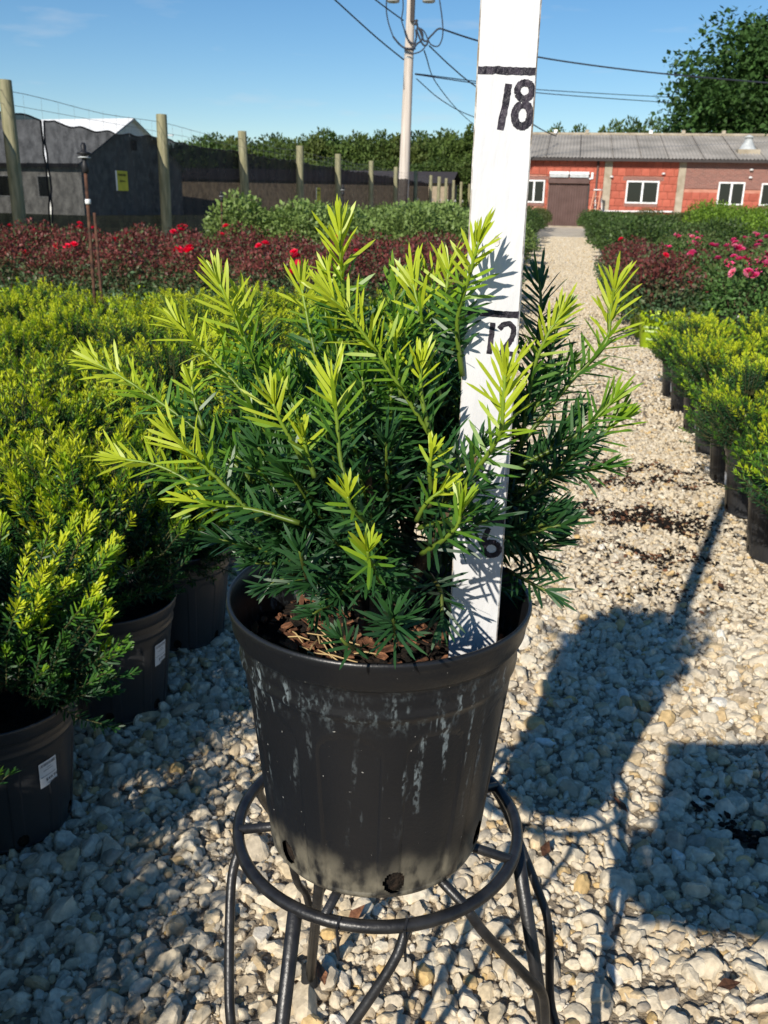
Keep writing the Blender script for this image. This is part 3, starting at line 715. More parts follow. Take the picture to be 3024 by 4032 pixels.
for a in range(7):
    q = a*.9+.3; b.tube(crom([(.006*math.cos(q), .006*math.sin(q), .195), (.03*math.cos(q), .03*math.sin(q), .26), (.07*math.cos(q), .07*math.sin(q), .33), (.10*math.cos(q), .10*math.sin(q), .39)], 4), np.linspace(.0075, .0025, 13), 6)
b.obj('branches', M['bark'], main, True)

# ------------------------------------------------------------------ measuring board
BX, BY, BZ0 = -.0496, .669, .6469          # foot of the board on the soil
brd = empty('measuring_board', (BX, BY, BZ0), R(2)); tag(brd, 'white painted board marked 6, 12 and 18, stood upright in the yew pot', 'ruler')
IN = .0254*1.045; BW, BT, BH = 1.5*IN, .017, 40*IN
nz_ = 60; v = []; f = []; r_ = random.Random(8)
ring = [(-BW/2+.001, -BT/2), (BW/2-.001, -BT/2), (BW/2, -BT/2+.001), (BW/2, BT/2), (-BW/2, BT/2), (-BW/2, -BT/2+.001)]
for i in range(nz_+1):
    z = -.012+(BH+.012)*i/nz_
    for (x, y) in ring: v.append((x+r_.uniform(-.0003, .0003), y, z))
mi = []
for i in range(nz_):
    for j in range(6):
        f.append((i*6+j, i*6+(j+1) % 6, (i+1)*6+(j+1) % 6, (i+1)*6+j)); mi.append(1 if j in (1, 5) else 0)
f += [(5, 4, 3, 2, 1, 0), tuple(nz_*6+j for j in range(6))]; mi += [0, 0]
bm_ = mesh('board', v, f, [M['white_wood'], M['wood_edge']]); bm_.polygons.foreach_set('material_index', mi); link('board', bm_, brd)
FY = -BT/2-.0004
def stroke(name, pts, wd, jit=.00016, n=7):
    """a hand-painted stroke on the board's face; pts are (mm from the left edge, mm above the foot)"""
    c = np.array(crom([(p[0]*1.045/1000-BW/2, p[1]*1.045/1000, 0) for p in pts], n))[:, :2]
    t = np.gradient(c, axis=0); t /= np.linalg.norm(t, axis=1)[:, None]; nn = np.stack([-t[:, 1], t[:, 0]], 1); k = len(c)
    rj = np.random.default_rng(int(abs(pts[0][0]*31+pts[0][1]*7)))
    a = c+nn*(wd/2+rj.normal(0, jit, k))[:, None]; b_ = c-nn*(wd/2+rj.normal(0, jit, k))[:, None]
    lim = BW/2-.0006
    a[:, 0] = np.clip(a[:, 0], -lim, lim); b_[:, 0] = np.clip(b_[:, 0], -lim, lim)
    v = [(p[0], FY, p[1]) for p in a]+[(p[0], FY, p[1]) for p in b_]+[(p[0], FY+.0006, p[1]) for p in a]+[(p[0], FY+.0006, p[1]) for p in b_]
    f = [(i, i+1, k+i+1, k+i) for i in range(k-1)]+[(i, 2*k+i, 2*k+i+1, i+1) for i in range(k-1)]+[(k+i, k+i+1, 3*k+i+1, 3*k+i) for i in range(k-1)]
    return f, v
def glyph(name, strokes):
    b = MB()
    for q, (pts, wd) in enumerate(strokes):
        f, v = stroke(name, pts, wd); v = [(x, y-.00012*q, z) for x, y, z in v]; b.add(v, f)
    return b.obj(name, M['marker'], brd)
def arc(cx, cy, rx, ry, a0, a1, n=14): return [(cx+rx*math.cos(R(a0+(a1-a0)*i/n)), cy+ry*math.sin(R(a0+(a1-a0)*i/n))) for i in range(n+1)]
for k in (6, 12, 18, 24, 30, 36):
    z = k*25.4; glyph('mark_line', [([(.8, z+.4), (12, z+.2), (25, z-.2), (37.4, z-.3)], .0047)])
z = 18*25.4
glyph('numeral', [([(20.9, z-7.6), (19.8, z-18), (17.2, z-34.8)], .0046)])
glyph('numeral', [(arc(31.4, z-11.6, 4.7, 4.7, 200, 560), .0043), (arc(31.0, z-26.0, 5.0, 6.6, 100, 460), .0050)])
z = 12*25.4
glyph('numeral', [([(20.0, z-6.2), (19.4, z-17), (18.6, z-28)], .0038)])
glyph('numeral', [([(24.6, z-10.5), (27.5, z-7.4), (31.6, z-6.6), (34.6, z-10), (33.8, z-16.5), (30, z-22.5), (26.6, z-27)], .0038), ([(26.2, z-27.2), (30, z-27.2), (36.6, z-27.6)], .0036)])
z = 6*25.4
glyph('numeral', [([(26.5, z-6), (23.6, z-14), (22.6, z-22)], .0038), (arc(29.2, z-22.5, 5.9, 5.4, 60, 420), .0042)])
kn = MB(); kn.lathe([(0, 0), (.0016, 0), (.0022, .0003)], 10); ko = kn.obj('knot', M['wood_edge'], brd); ko.location = (.0002, FY, 13.9*IN); ko.rotation_euler = (R(90), 0, 0); ko.scale = (1, 1.7, 1)

# ------------------------------------------------------------------ wire plant stand
SX, SY, SZ, SRr = -.137, .722, .4625, .1375
std = empty('plant_stand', (SX, SY, 0)); tag(std, 'black wrought iron three-legged plant stand under the yew pot', 'plant stand')
b = MB(); n = 72; pts = [(SRr*math.cos(2*math.pi*i/n), SRr*math.sin(2*math.pi*i/n), SZ-.004) for i in range(n+1)]
b.tube(pts, .0058, 10, False); b.obj('ring', M['iron'], std, True)
def pol(a, r, z): return (r*math.cos(R(a)), r*math.sin(R(a)), z)
for a in (35, 92, 150, 200, 262, 315, 347):     # spokes of the seat
    b = MB(); b.tube([pol(a, .030, SZ+.0015), pol(a, SRr-.001, SZ-.001)], .0046, 8); b.obj('spoke', M['iron'], std, True)
b = MB(); b.tube([pol(q*15, .034, SZ-.0015) for q in range(25)], .0046, 8, False); b.obj('hub_ring', M['iron'], std, True)
for a in (-2, 124, 250):
    lg = MB(); lg.tube([pol(a, SRr, SZ-.006), pol(a, .185, .22), pol(a, .228, .012)], .0068, 10); lo = lg.obj('leg', M['iron'], std, True)
    ft = MB(); ft.lathe([(.009, .05), (.0105, .045), (.0115, .02), (.014, .006), (.013, -.004)], 16, pol(a, .228, 0), cap1=True, cap0=True); ft.obj('foot', M['rubber'], lo, True)
    for s in (-1, 1):
        br = MB(); br.tube(crom([pol(a+s*42, SRr, SZ-.006), pol(a+s*36, SRr+.012, SZ-.035), pol(a+s*20, .172, SZ-.105), pol(a+s*14, .182, SZ-.14), pol(a+s*9, .188, SZ-.22), pol(a+s*3.4, .204, SZ-.262), pol(a+s*1.5, .208, SZ-.29)], 6), .0048, 8); br.obj('brace', M['iron'], std, True)
for a in (268, 292):
    b = MB(); p = pol(a, SRr, SZ-.004); b.tube([(p[0]-.001, p[1]-.0075, p[2]+.002), (p[0], p[1], p[2]+.0068), (p[0]+.002, p[1]+.006, p[2]+.001), (p[0], p[1], p[2]-.0075), (p[0]-.001, p[1]-.0075, p[2]+.002), (p[0]+.001, p[1]-.009, p[2]-.03)], .0013, 6); b.obj('cable_tie', M['blackplastic'], std)

# ------------------------------------------------------------------ leafy shrubs, roses
def leaf_mesh(name, p, d, nn, le, wi, col, mat):
    wv = nrm(np.cross(nn, d)); le = le[:, None]; wi = wi[:, None]; n2 = nrm(np.cross(d, wv))
    V = np.stack([p, p+d*le*.45+wv*wi*.5+n2*le*.06, p+d*le, p+d*le*.45-wv*wi*.5+n2*le*.06], 1)
    idx = (np.arange(len(p))*4)[:, None]; F = (idx+np.array([0, 1, 2])).tolist()+(idx+np.array([0, 2, 3])).tolist()
    return mesh(name, V.reshape(-1, 3), F, mat, np.repeat(col, 4, 0))
def bush(name, seed, n, rad, h0, hgt, ln, colf, mat, lobes=7, flatk=.5, shell=.5):
    rg = np.random.default_rng(seed); lob = nrm(rg.normal(size=(lobes, 3))); la = rg.uniform(-.2, .3, lobes)
    u = rg.normal(size=(n, 3)); u[:, 2] = np.abs(u[:, 2])-.25*rg.random(n); u = nrm(u)
    k = (1+(np.maximum(0, u@lob.T)**5@la))*(1-shell*rg.random(n)**2.2)*rg.uniform(.9, 1.1, n)
    p = u*k[:, None]*np.array([rad, rad, hgt]); hz = np.clip(p[:, 2]/hgt, 0, 1.2); p[:, 2] = h0+np.maximum(p[:, 2], -.18*hgt)+.0
    d = nrm(u*.7+rg.normal(0, .75, (n, 3))+np.array([0, 0, .1])); nn = nrm(u*.6+np.array([0, 0, flatk])+rg.normal(0, .45, (n, 3)))
    le = ln*rg.uniform(.7, 1.25, n); return leaf_mesh(name, p, d, nn, le, le*.62, colf(hz, k, rg, n), mat)
def stems_mesh(seed, rad, h0, hgt, z0=.2):
    rg = np.random.default_rng(seed); b = MB()
    for i in range(9):
        q = rg.uniform(0, 6.28); r_ = rad*rg.uniform(.3, .75); b.tube([(.02*math.cos(q), .02*math.sin(q), z0), (r_*.5*math.cos(q), r_*.5*math.sin(q), z0+hgt*.45), (r_*math.cos(q), r_*math.sin(q), h0+hgt*.75)], [.006, .005, .003], 5, False)
    return b.mesh('stems', M['bark'])
def c_rose(hz, k, rg, n):
    t = np.clip((hz-.30+rg.normal(0, .16, n))/.28, 0, 1)[:, None]; g = np.array([.075, .135, .058])*rg.uniform(.7, 1.5, (n, 1)); r_ = np.array([.150, .042, .036])*rg.uniform(.55, 1.7, (n, 1))
    c = lerp(g, r_, t); m_ = (rg.random(n) < .22)[:, None]; return np.where(m_, np.array([.09, .11, .045])*rg.uniform(.6, 1.5, (n, 1)), c)
def c_rose2(hz, k, rg, n):
    t = (np.clip((hz-.55+rg.normal(0, .2, n))/.4, 0, 1)*.35)[:, None]; g = np.array([.080, .16, .042])*rg.uniform(.7, 1.5, (n, 1)); return lerp(g, np.array([.11, .05, .02]), t)
def c_pale(hz, k, rg, n): return np.array([.165, .235, .065])*rg.uniform(.6, 1.45, (n, 1))*lerp(.8, 1.15, hz[:, None])
def c_darkg(hz, k, rg, n): return np.array([.068, .112, .028])*rg.uniform(.6, 1.5, (n, 1))
def c_olive(hz, k, rg, n): return np.array([.085, .105, .03])*rg.uniform(.6, 1.5, (n, 1))
def c_bright(hz, k, rg, n): return np.array([.14, .23, .025])*rg.uniform(.65, 1.4, (n, 1))
ROSE = [bush('foliage', 500+k, 2600, .42, .34, .46, .042, c_rose, M['leaf'], shell=.45) for k in range(4)]
ROSE2 = [bush('foliage', 520+k, 2600, .42, .34, .46, .044, c_rose2, M['leaf'], shell=.45) for k in range(3)]
RST = [stems_mesh(540+k, .36, .3, .42) for k in range(2)]
LPOT = simple_pot_mesh('pot', M['lime'], .112, .135, .146, .27); BPOT = simple_pot_mesh('pot', M['pot2'], .12, .145, .157, .28, 28)
LSOIL = soil_mesh('soil', .225, .13, 13, 24, 5)
def bloom_mesh(name, c1, c2, seed):
    rg = np.random.default_rng(seed); V = []; F = []; Cc = []
    for ring_, (nr, r_, tilt, z) in enumerate(((8, .030, .25, 0), (7, .024, .6, .004), (5, .016, 1.0, .008), (3, .009, 1.3, .010))):
        for j in range(nr):
            q = 2*math.pi*(j+.5*ring_)/nr+rg.normal(0, .1); a = np.array([math.cos(q), math.sin(q), 0]); s = np.array([-math.sin(q), math.cos(q), 0])
            o_ = a*math.cos(tilt)+np.array([0, 0, math.sin(tilt)]); w_ = r_*.62; k = len(V); b0 = np.array([0, 0, z])
            V += [b0, b0+o_*r_*.55+s*w_, b0+o_*r_+s*w_*.6+np.array([0, 0, .003]), b0+o_*r_*1.05, b0+o_*r_-s*w_*.6+np.array([0, 0, .003]), b0+o_*r_*.55-s*w_]
            F += [(k, k+1, k+2, k+3), (k, k+3, k+4, k+5)]; c = lerp(np.array(c1), np.array(c2), rg.random()); Cc += [c]*6
    return mesh(name, np.array(V), F, M['petal'], np.array(Cc))
RED = [bloom_mesh('bloom', (.75, .010, .045), (.85, .03, .10), k) for k in range(2)]
PINK = [bloom_mesh('bloom', (.80, .045, .22), (.88, .14, .36), 9+k) for k in range(2)]
PALE = [bloom_mesh('bloom', (.80, .22, .34), (.88, .34, .45), 19)]
PRINT = MB()
for (u0, u1, z) in ((-.5, .45, .16), (-.4, .3, .13), (-.3, .35, .07)):
    a = u0
    while a < u1:
        da = rr.uniform(.04, .10); r_ = .1275+(z-.1)*.1+.0022
        PRINT.add([(r_*math.cos(q), r_*math.sin(q), zz) for q, zz in ((a, z), (a+da, z), (a+da, z+.014), (a, z+.014))], [(0, 1, 2, 3)]); a += da+.03
PRINTM = PRINT.mesh('pot_print', M['limeink'])
def rose(x, y, kind, nb, label, group, lime=True, s=1.0, blooms=None):
    e = empty('rose_bush', (x, y, .004), rr.uniform(0, 6.28)); tag(e, label, 'rose', group)
    link('pot', LPOT if lime else BPOT, e); link('soil', LSOIL, e); link('stems', RST[rr.randrange(2)], e, scale=(s, s, s))
    lib = ROSE if kind == 'red' else ROSE2
    tag(link('foliage', lib[rr.randrange(len(lib))], e, scale=(s, s, s)), kind='stuff')
    if lime: link('pot_print', PRINTM, e, rot=(0, 0, -e.rotation_euler[2]-R(110)))
    for i in range(nb):
        if i % 3 == 0 or nb < 3:
            q = R(-100)+rr.gauss(0, 1.1)-e.rotation_euler[2]; t = rr.uniform(.1, .95)
        q2 = q+rr.uniform(-.25, .25); t2 = min(1, max(0, t+rr.uniform(-.12, .12)))
        px, py, pz = .44*s*math.sin(t2*1.35)*math.cos(q2), .44*s*math.sin(t2*1.35)*math.sin(q2), s*(.36+.50*math.cos(t2*1.35))
        lib2 = (RED if kind == 'red' else (PINK if rr.random() < .8 else PALE))
        sc_ = rr.uniform(.85, 1.35)
        link('bloom', lib2[rr.randrange(len(lib2))], e, (px, py, pz), (rr.gauss(0, .3)+.75*math.sin(q2)*-t2, rr.gauss(0, .3)+.75*math.cos(q2)*t2, rr.uniform(0, 6)), (sc_,)*3)
    return e
for r_ in range(6):                                    # red-leaved roses on the fence side
    for c in range(10):
        x = -1.12-.60*c+(.3 if r_ % 2 else 0); y = 7.0+.66*r_+rr.uniform(-.06, .06)
        if x < -.62*y-1.2 or x < -6.3: continue
        nb = rr.choice([0, 1, 2, 3, 5]) if x < -2.2 else rr.choice([0, 0, 1])
        if rr.random() < .05: nb += 3
        bl = nb > 0
        rose(x+rr.uniform(-.06, .06), y, 'red', nb, 'maroon-leaved rose bush %s %s' % ('with red blooms' if bl else 'without blooms', 'in the row facing the yellow-tipped yews' if r_ == 0 else ('in the row against the pale green shrubs' if r_ == 5 else ('close to the shade cloth fence' if x < -4.4 else ('at the gravel path edge' if x > -1.5 else 'in the middle of the maroon bed')))), 'red roses on the fence side', True, rr.uniform(.76, .90))
for r_ in range(9):                                    # roses across the path
    for c in range(6):
        x = .74+.58*c+(.25 if r_ % 2 else 0)*(c > 0); y = 7.28+.62*r_+rr.uniform(-.06, .06)
        if x > .36*y+.7: continue
        pink = (c >= 2 and r_ < 7) or (c >= 1 and r_ >= 6 and rr.random() < .5) or (c == 1 and r_ < 3)
        if c >= 4: pink = True
        nb = rr.choice([12, 16, 20, 14]) if pink else rr.choice([0, 0, 1, 1])
        rose(x, y, 'pink' if pink else 'red', nb, 'green-leaved rose bush thick with pink blooms across the path from the fence' if pink else ('maroon-leaved rose with a red bloom beside the pink roses' if nb else 'maroon-leaved rose with no bloom beside the pink roses'), 'roses behind the yews on the building side', c < 1 or rr.random() < .5, rr.uniform(.76, .88)*(1.06 if pink else 1))
def shrub_lib(colf, seed, n, rad, h0, hgt, ln): return [bush('foliage', seed+k, n, rad, h0, hgt, ln, colf, M['leaf'], shell=.5, flatk=.8) for k in range(2)]
LIBS = {'pale': shrub_lib(c_pale, 600, 2600, .55, .45, .62, .07), 'dark': shrub_lib(c_darkg, 620, 2400, .55, .42, .52, .06), 'olive': shrub_lib(c_olive, 640, 2400, .55, .42, .5, .055), 'bright': shrub_lib(c_bright, 660, 2400, .6, .45, .60, .06)}
SST = stems_mesh(690, .45, .45, .5)
def shrub(x, y, kind, label, group, s=1.0):
    e = empty('potted_shrub', (x, y, .004), rr.uniform(0, 6.28)); tag(e, label, 'shrub', group)
    link('pot', BPOT, e); link('soil', LSOIL, e); link('stems', SST, e, scale=(s, s, s)); tag(link('foliage', LIBS[kind][rr.randrange(2)], e, scale=(s, s, s*rr.uniform(.9, 1.08))), kind='stuff')
for r_ in range(7):
    for c in range(5):
        x = -1.35-.78*c+(.35 if r_ % 2 else 0); y = 12.4+.95*r_
        if x < -4.6: continue
        shrub(x+rr.uniform(-.1, .1), y+rr.uniform(-.1, .1), 'pale', ('pale green leafy shrub in the row right behind the maroon roses' if r_ == 0 else ('pale green leafy shrub along the path edge behind the roses' if c == 0 else 'pale green leafy shrub deeper in the block behind the maroon roses')), 'pale shrubs behind the red roses', (1.02 if c > 0 else .9)*(1.06 if (r_ in (0, 1) and c > 2) else 1)*rr.uniform(.80, .95))
for r_ in range(15):
    for c in range(3):
        x = -1.35-.9*c; y = 19.5+1.9*r_
        k = 'dark' if r_ < 8 else 'olive'
        shrub(x+rr.uniform(-.1, .1), y+rr.uniform(-.2, .2), k, 'dark green shrub lining the far path opposite the ladder' if k == 'dark' else 'olive green shrub lining the far path close to the brown door', 'shrubs lining the far path, fence side', rr.uniform(.85, 1.05))
for r_ in range(17):
    for c in range(9):
        x = .98+1.0*c+(.4 if r_ % 2 else 0)*(c > 0); y = 13.6+1.75*r_
        if x > .36*y+1.4: continue
        if c >= 5 and r_ > 11: continue
        k = 'bright' if (x > .12*y+.4 and r_ > 1) else ('olive' if (r_ > 2 and 1 < c < 4 and rr.random() < .55) else 'dark')
        shrub(x+rr.uniform(-.12, .12), y+rr.uniform(-.15, .15), k, {'bright': 'bright yellow-green shrub before the red building windows', 'olive': 'olive green shrub in the hedge block before the red building', 'dark': 'dark green shrub in the hedge block before the red building'}[k]+(', at the path edge' if c == 0 else (', just behind the roses' if r_ == 0 else (', in the rearmost rows' if r_ > 12 else ''))), 'hedge block before the red building', rr.uniform(.82, 1.0)*(1.12 if k == 'bright' else .98))

# ------------------------------------------------------------------ fence
fx = -7.0
fence = empty('wire_fence', (fx, 0, 0)); tag(fence, 'long timber post fence hung with black shade cloth', 'fence')
posts_y = [3.0, 7.1, 11.0, 15.5, 19.7, 23.9, 28.1, 32.9, 37.6, 42.6, 47.4, 50.3, 53.4, 57.0, 61, 66]
for i, y in enumerate(posts_y):
    b = MB(); lx, ly = rr.uniform(-.03, .03), rr.uniform(-.03, .03); h_ = 2.4+rr.uniform(-.03, .03); r_ = rr.uniform(.082, .094)
    b.lathe([(r_*1.08, -.1), (r_*1.04, .8), (r_, h_-.006), (r_*.95, h_)], 14, cap1=True)
    v = [(x+lx*z/2.4, yy+ly*z/2.4, z) for x, yy, z in b.v]; b.v = v
    b.obj('post', M['post'], fence, True, (0, y, 0))
    if y > 40:
        q = MB(); q.tube([(.02*math.cos(a*.785)*1.6, 0, 1.22+.05*math.sin(a*.785)) for a in range(9)], .012, 6, False); q.obj('insulator', M['white'], fence, True, (.11, y, 0))
b = MB(); b.tube(crom([(0, y, 2.26+(.0 if i % 2 == 0 else -.05)) for i, y in enumerate(np.linspace(3, 66, 31))], 3), .004, 5, False); b.obj('top_wire', M['wire'], fence)
b = MB(); b.tube([(0, y, 2.1) for y in (3, 66)], .003, 5, False); b.obj('strand', M['wire'], fence)
b = MB(); 
for y in np.arange(3, 48, .42): b.tube([(-.02, y, 1.95), (-.02, y+.01, 2.25)], .0016, 4, False)
tag(b.obj('net_wires', M['wire'], fence), kind='stuff')
def cloth_panel(y0, y1, wav0=0, wav1=0, top=2.04):
    n = int((y1-y0)/.07); nzc = 14; v = []; f = []
    for i in range(n+1):
        y = y0+(y1-y0)*i/n; ph = (y-3.0)/4.2; sag = .055*math.sin(math.pi*(ph % 1))+.022*abs(math.sin(y*4.1))+.01*math.sin(y*9)
        for j in range(nzc+1):
            z = .02+(top-sag-.02)*j/nzc; yy = y
            if i == 0: yy += wav0*(.5+.5*math.sin(z*17))
            if i == n: yy -= wav1*(.5+.5*math.sin(z*17))
            v.append((-.125+.016*math.sin(y*3.1+z)+.012*math.sin(z*5+y*.7)+.01*math.sin(y*11), yy, z))
    k = nzc+1; f = [(i*k+j, (i+1)*k+j, (i+1)*k+j+1, i*k+j+1) for i in range(n) for j in range(nzc)]
    o = link('shade_cloth', mesh('shade_cloth', v, f, M['cloth'], smooth=True), fence)
    hb = MB(); hb.tube([v[i*k+nzc] for i in range(n+1)], .012, 5, False); hb.obj('hem', M['cloth_edge'], o)
    for e_ in (0, n):
        hb = MB(); hb.tube([v[e_*k+j] for j in range(k)], .014, 5, False); hb.obj('seam', M['cloth_edge'], o)
cloth_panel(2.9, 11.96, 0, .028); cloth_panel(11.99, 47.5, .028, 0)
def sign(loc, wd, hh, label):
    e = empty('warning_sign', loc); tag(e, label, 'sign'); b = MB()
    b.box((-.004, -wd/2, 0), (.004, wd/2, hh)); b.obj('plate', M['yellow'], e)
    b = MB(); b.box((-.006, -wd/2-.035, 0), (.001, -wd/2, hh)); b.obj('side_strip', M['white'], e)
    b = MB(); q = random.Random(2)
    for (z0, z1, u0, u1) in ((.72, .86, -.40, .32), (.42, .54, -.28, .26)):
        u = u0
        while u < u1:
            d_ = q.uniform(.04, .08); b.box((.004, u*wd, hh*(z0+q.uniform(0, .03))), (.0065, (u+d_)*wd, hh*(z1-q.uniform(0, .03)))); u += d_+.025
    b.obj('print', M['signink'], e); return e
s_ = sign((-7.085, 14.12, 1.13), .36, .30, 'yellow warning sign wired to the shade cloth beside the riser rod'); 
s_ = sign((-7.085, 26.1, 1.02), .40, .38, 'small faded yellow sign hung on the shade cloth far along the fence')

# ------------------------------------------------------------------ riser rods with sprinkler heads
def riser(x, y, h, lean, label, double=False, mat='rust'):
    e = empty('sprinkler_riser', (x, y, 0)); tag(e, label, 'sprinkler', 'sprinkler risers standing in the beds'); lx, ly = lean
    b = MB(); b.tube([(0, 0, 0), (lx, ly, h)], .009, 8); b.obj('rod', M[mat], e, True)
    if double:
        b = MB(); b.tube([(.05, .0, .0), (.03+lx, ly, h*.80)], .008, 8); b.obj('stake', M['rust'], e, True)
    b = MB(); b.lathe([(.014, -.05), (.018, -.045), (.018, -.01), (.012, 0), (.012, .03), (.034, .036), (.034, .044), (.012, .05), (.014, .075), (.008, .09)], 14, (lx, ly, h), cap1=True); b.obj('sprinkler_head', M['blackplastic'], e, True)
    b = MB(); b.lathe([(.028, .018), (.034, .021), (.02, .026)], 12, (lx, ly, h)); b.obj('deflector', M['greymetal'], e, True)
    b = MB(); b.lathe([(.012, -.20), (.015, -.195), (.015, -.18), (.012, -.175)], 10, (lx, ly, h), cap0=True, cap1=True); b.obj('clamp', M['white'] if double else M['blackplastic'], e, True)
    return e
riser(-2.42, 4.40, 1.20, (.015, 0), 'tall rusty sprinkler riser rising out of the yews', True)
p = gnd(1415, 1010, .3); riser(p[0], 11.9, 1.16, (0, 0), 'thin dark riser rod standing between the roses and the pale shrubs', mat='blackplastic')
riser(-2.15, 17.3, 1.02, (0, 0), 'dark riser rod with black clamp among the pale shrubs', mat='blackplastic')
riser(-4.55, 11.8, 1.05, (.02, 0), 'short leaning riser with a white tip close to the fence', mat='rust')
riser(4.0, 15.6, 1.45, (.07, 0), 'rust brown riser rod in the hedge block before the red building', mat='rust')
riser(4.55, 14.2, 1.30, (.05, 0), 'black riser rod beside the bright green shrubs and pink roses', mat='blackplastic')

# ------------------------------------------------------------------ red building
BYF = 51.1
bld = empty('red_building', (0, BYF, 0)); tag(bld, 'long low red block building with grey corrugated roof', 'building')
def bp(x, y): q = atY(x, y, BYF); return q[0], q[2]
XL, XR, ZE, RD, ZR = -4.2, 19.0, 3.42, 6.4, 5.02
b = MB(); b.box((XL, .03, -.05), (XR, 12.7, ZE)); b.add([(XL, .03, ZE), (XL, 12.7, ZE), (XL, RD, ZR-.05), (XR, .03, ZE), (XR, 12.7, ZE), (XR, RD, ZR-.05)], [(0, 1, 2), (3, 5, 4)])
b.obj('wall', M['mortar'], bld)
opens = []
x0, zt = bp(2163, 701); x1, _ = bp(2319, 701); DX0, DX1, DZ = x0, x1, zt; opens.append((DX0-.02, DX1+.02, -1, zt+.02))
WIN = []
for (a, c, t_, b_) in ((2060, 2144, 708, 798), (2464, 2592, 712, 802), (2825, 2929, 717, 808), (2993, 3098, 722, 811)):
    xa, za = bp((a+c)/2-(c-a)/2, (t_+b_)/2); xc, _ = bp(c, (t_+b_)/2); _, zt_ = bp((a+c)/2, t_); _, zb_ = bp((a+c)/2, b_); WIN.append((xa, xc, zb_, zt_)); opens.append((xa-.03, xc+.03, zb_-.16, zt_+.22))
WIN.append((12.2, 13.6, WIN[-1][2], WIN[-1][3])); opens.append((12.17, 13.63, WIN[-1][2]-.16, WIN[-1][3]+.22))
PIL = []
for a, c in ((2379, 2409), (2671, 2699)):
    xa, _ = bp(a, 690); xc, _ = bp(c, 690); PIL.append((xa, xc)); opens.append((xa, xc, -1, 9))
PIL.append((11.0, 11.4)); opens.append((11.0, 11.4, -1, 9))
_, ZBR = bp(2750, 743); XBR = PIL[1][1]
opens.append((XBR, XR+1, ZBR, 9))
bwid, bhei = .405, .372
blockm = {}
def block(x0, x1, z0, z1):
    key = (round(x1-x0, 2), round(z1-z0, 2))
    if key not in blockm:
        q = MB(); wx, hz = key; c = .012
        q.add([(0, 0, 0), (wx, 0, 0), (wx, 0, hz), (0, 0, hz), (c, -.014, c), (wx-c, -.014, c), (wx-c, -.014, hz-c), (c, -.014, hz-c), (0, .04, 0), (wx, .04, 0), (wx, .04, hz), (0, .04, hz)],
              [(4, 5, 6, 7), (0, 1, 5, 4), (1, 2, 6, 5), (2, 3, 7, 6), (3, 0, 4, 7), (0, 8, 9, 1), (1, 9, 10, 2), (2, 10, 11, 3), (3, 11, 8, 0)]); blockm[key] = q.mesh('block', M['block'])
    return link('block', blockm[key], bld, (x0, 0, z0))
nb = 0; row = 0; z = 0.0
while z < ZE-.1:
    z1 = min(z+bhei, ZE-.02); x = XL+(0 if row % 2 else -bwid/2)
    while x < XR:
        segs = [(max(x, XL), min(x+bwid, XR))]
        for (o0, o1, p0, p1) in opens:
            if z1 < p0+.06 or z > p1-.06: continue
            ns = []
            for (s0, s1) in segs:
                if s1 <= o0 or s0 >= o1: ns.append((s0, s1)); continue
                if s0 < o0: ns.append((s0, o0))
                if s1 > o1: ns.append((o1, s1))
            segs = ns
        for (s0, s1) in segs:
            if s1-s0 > .07 and (nb < 300 or s0 < 12):
                block(s0+.008, s1-.008, z+.008, z1-.008); nb += 1
        x += bwid
    z += bhei; row += 1
b = MB(); b.box((XBR+.01, -.012, ZBR), (XR-.01, .028, ZE-.005)); b.obj('brick_band', M['brick'], bld)
for (xa, xc) in PIL:
    b = MB(); b.box((xa, -.04, -.02), (xc, .025, ZE-.01)); b.obj('pillar', M['concrete'], bld)
for i, (xa, xc, za, zc) in enumerate(WIN):
    b = MB(); w_ = .075
    for q in (((xa, -.06, za), (xc, .02, za+w_)), ((xa, -.06, zc-w_), (xc, .02, zc)), ((xa, -.06, za+w_), (xa+w_, .02, zc-w_)), ((xc-w_, -.06, za+w_), (xc, .02, zc-w_)), (((xa+xc)/2-.05, -.055, za+w_), ((xa+xc)/2+.05, .02, zc-w_))): b.box(*q)
    wo = b.obj('window', M['white'], bld)
    for (g0, g1) in ((xa+w_, (xa+xc)/2-.05), ((xa+xc)/2+.05, xc-w_)):
        b = MB(); b.box((g0, -.018, za+w_), (g1, .012, zc-w_)); b.obj('pane', M['glass'], wo)
    b = MB(); b.box((xa-.02, -.03, za-.15), (xc+.02, .024, za-.005)); b.obj('sill', M['brick'], wo)
    if zc+.2 < ZBR or i < 2:
        b = MB(); b.box((xa-.2, -.018, zc+.008), (xc+.2, .024, zc+.2)); b.obj('lintel', M['brick'], wo)
# roller door with its box
b = MB(); v = []; n = 64
for i in range(n+1):
    x = DX0+(DX1-DX0)*i/n; yy = -.012 if i % 4 in (1, 2) else .008
    v += [(x, yy, .02), (x, yy, DZ-.28)]
b.add(v, [(2*i, 2*i+2, 2*i+3, 2*i+1) for i in range(n)]); do = b.obj('door', M['door'], bld)
b = MB(); b.box((DX0-.03, -.16, DZ-.25), (DX1+.03, .02, DZ-.01)); b.obj('door_box', M['door'], do)
b = MB(); b.box((DX1, -.06, .0), (DX1+.08, .02, DZ-.26)); b.obj('door_rail', M['fascia'], do)
b = MB(); b.box((DX0-.1, -.7, -.03), (DX1+.1, .0, .05)); b.obj('threshold', M['concrete'], bld)
_, zf = bp(2241, 676); _, zf2 = bp(2241, 699)
for a, c in ((DX0, (DX0+DX1)/2-.02), ((DX0+DX1)/2+.02, DX1)):
    b = MB(); b.box((a, -.22, (zf+zf2)/2), (c, -.02, zf)); lo = b.obj('strip_light', M['white'], bld)
    b = MB(); b.box((a+.02, -.20, zf2), (c-.02, -.03, (zf+zf2)/2)); b.obj('reflector', M['greymetal'], lo)
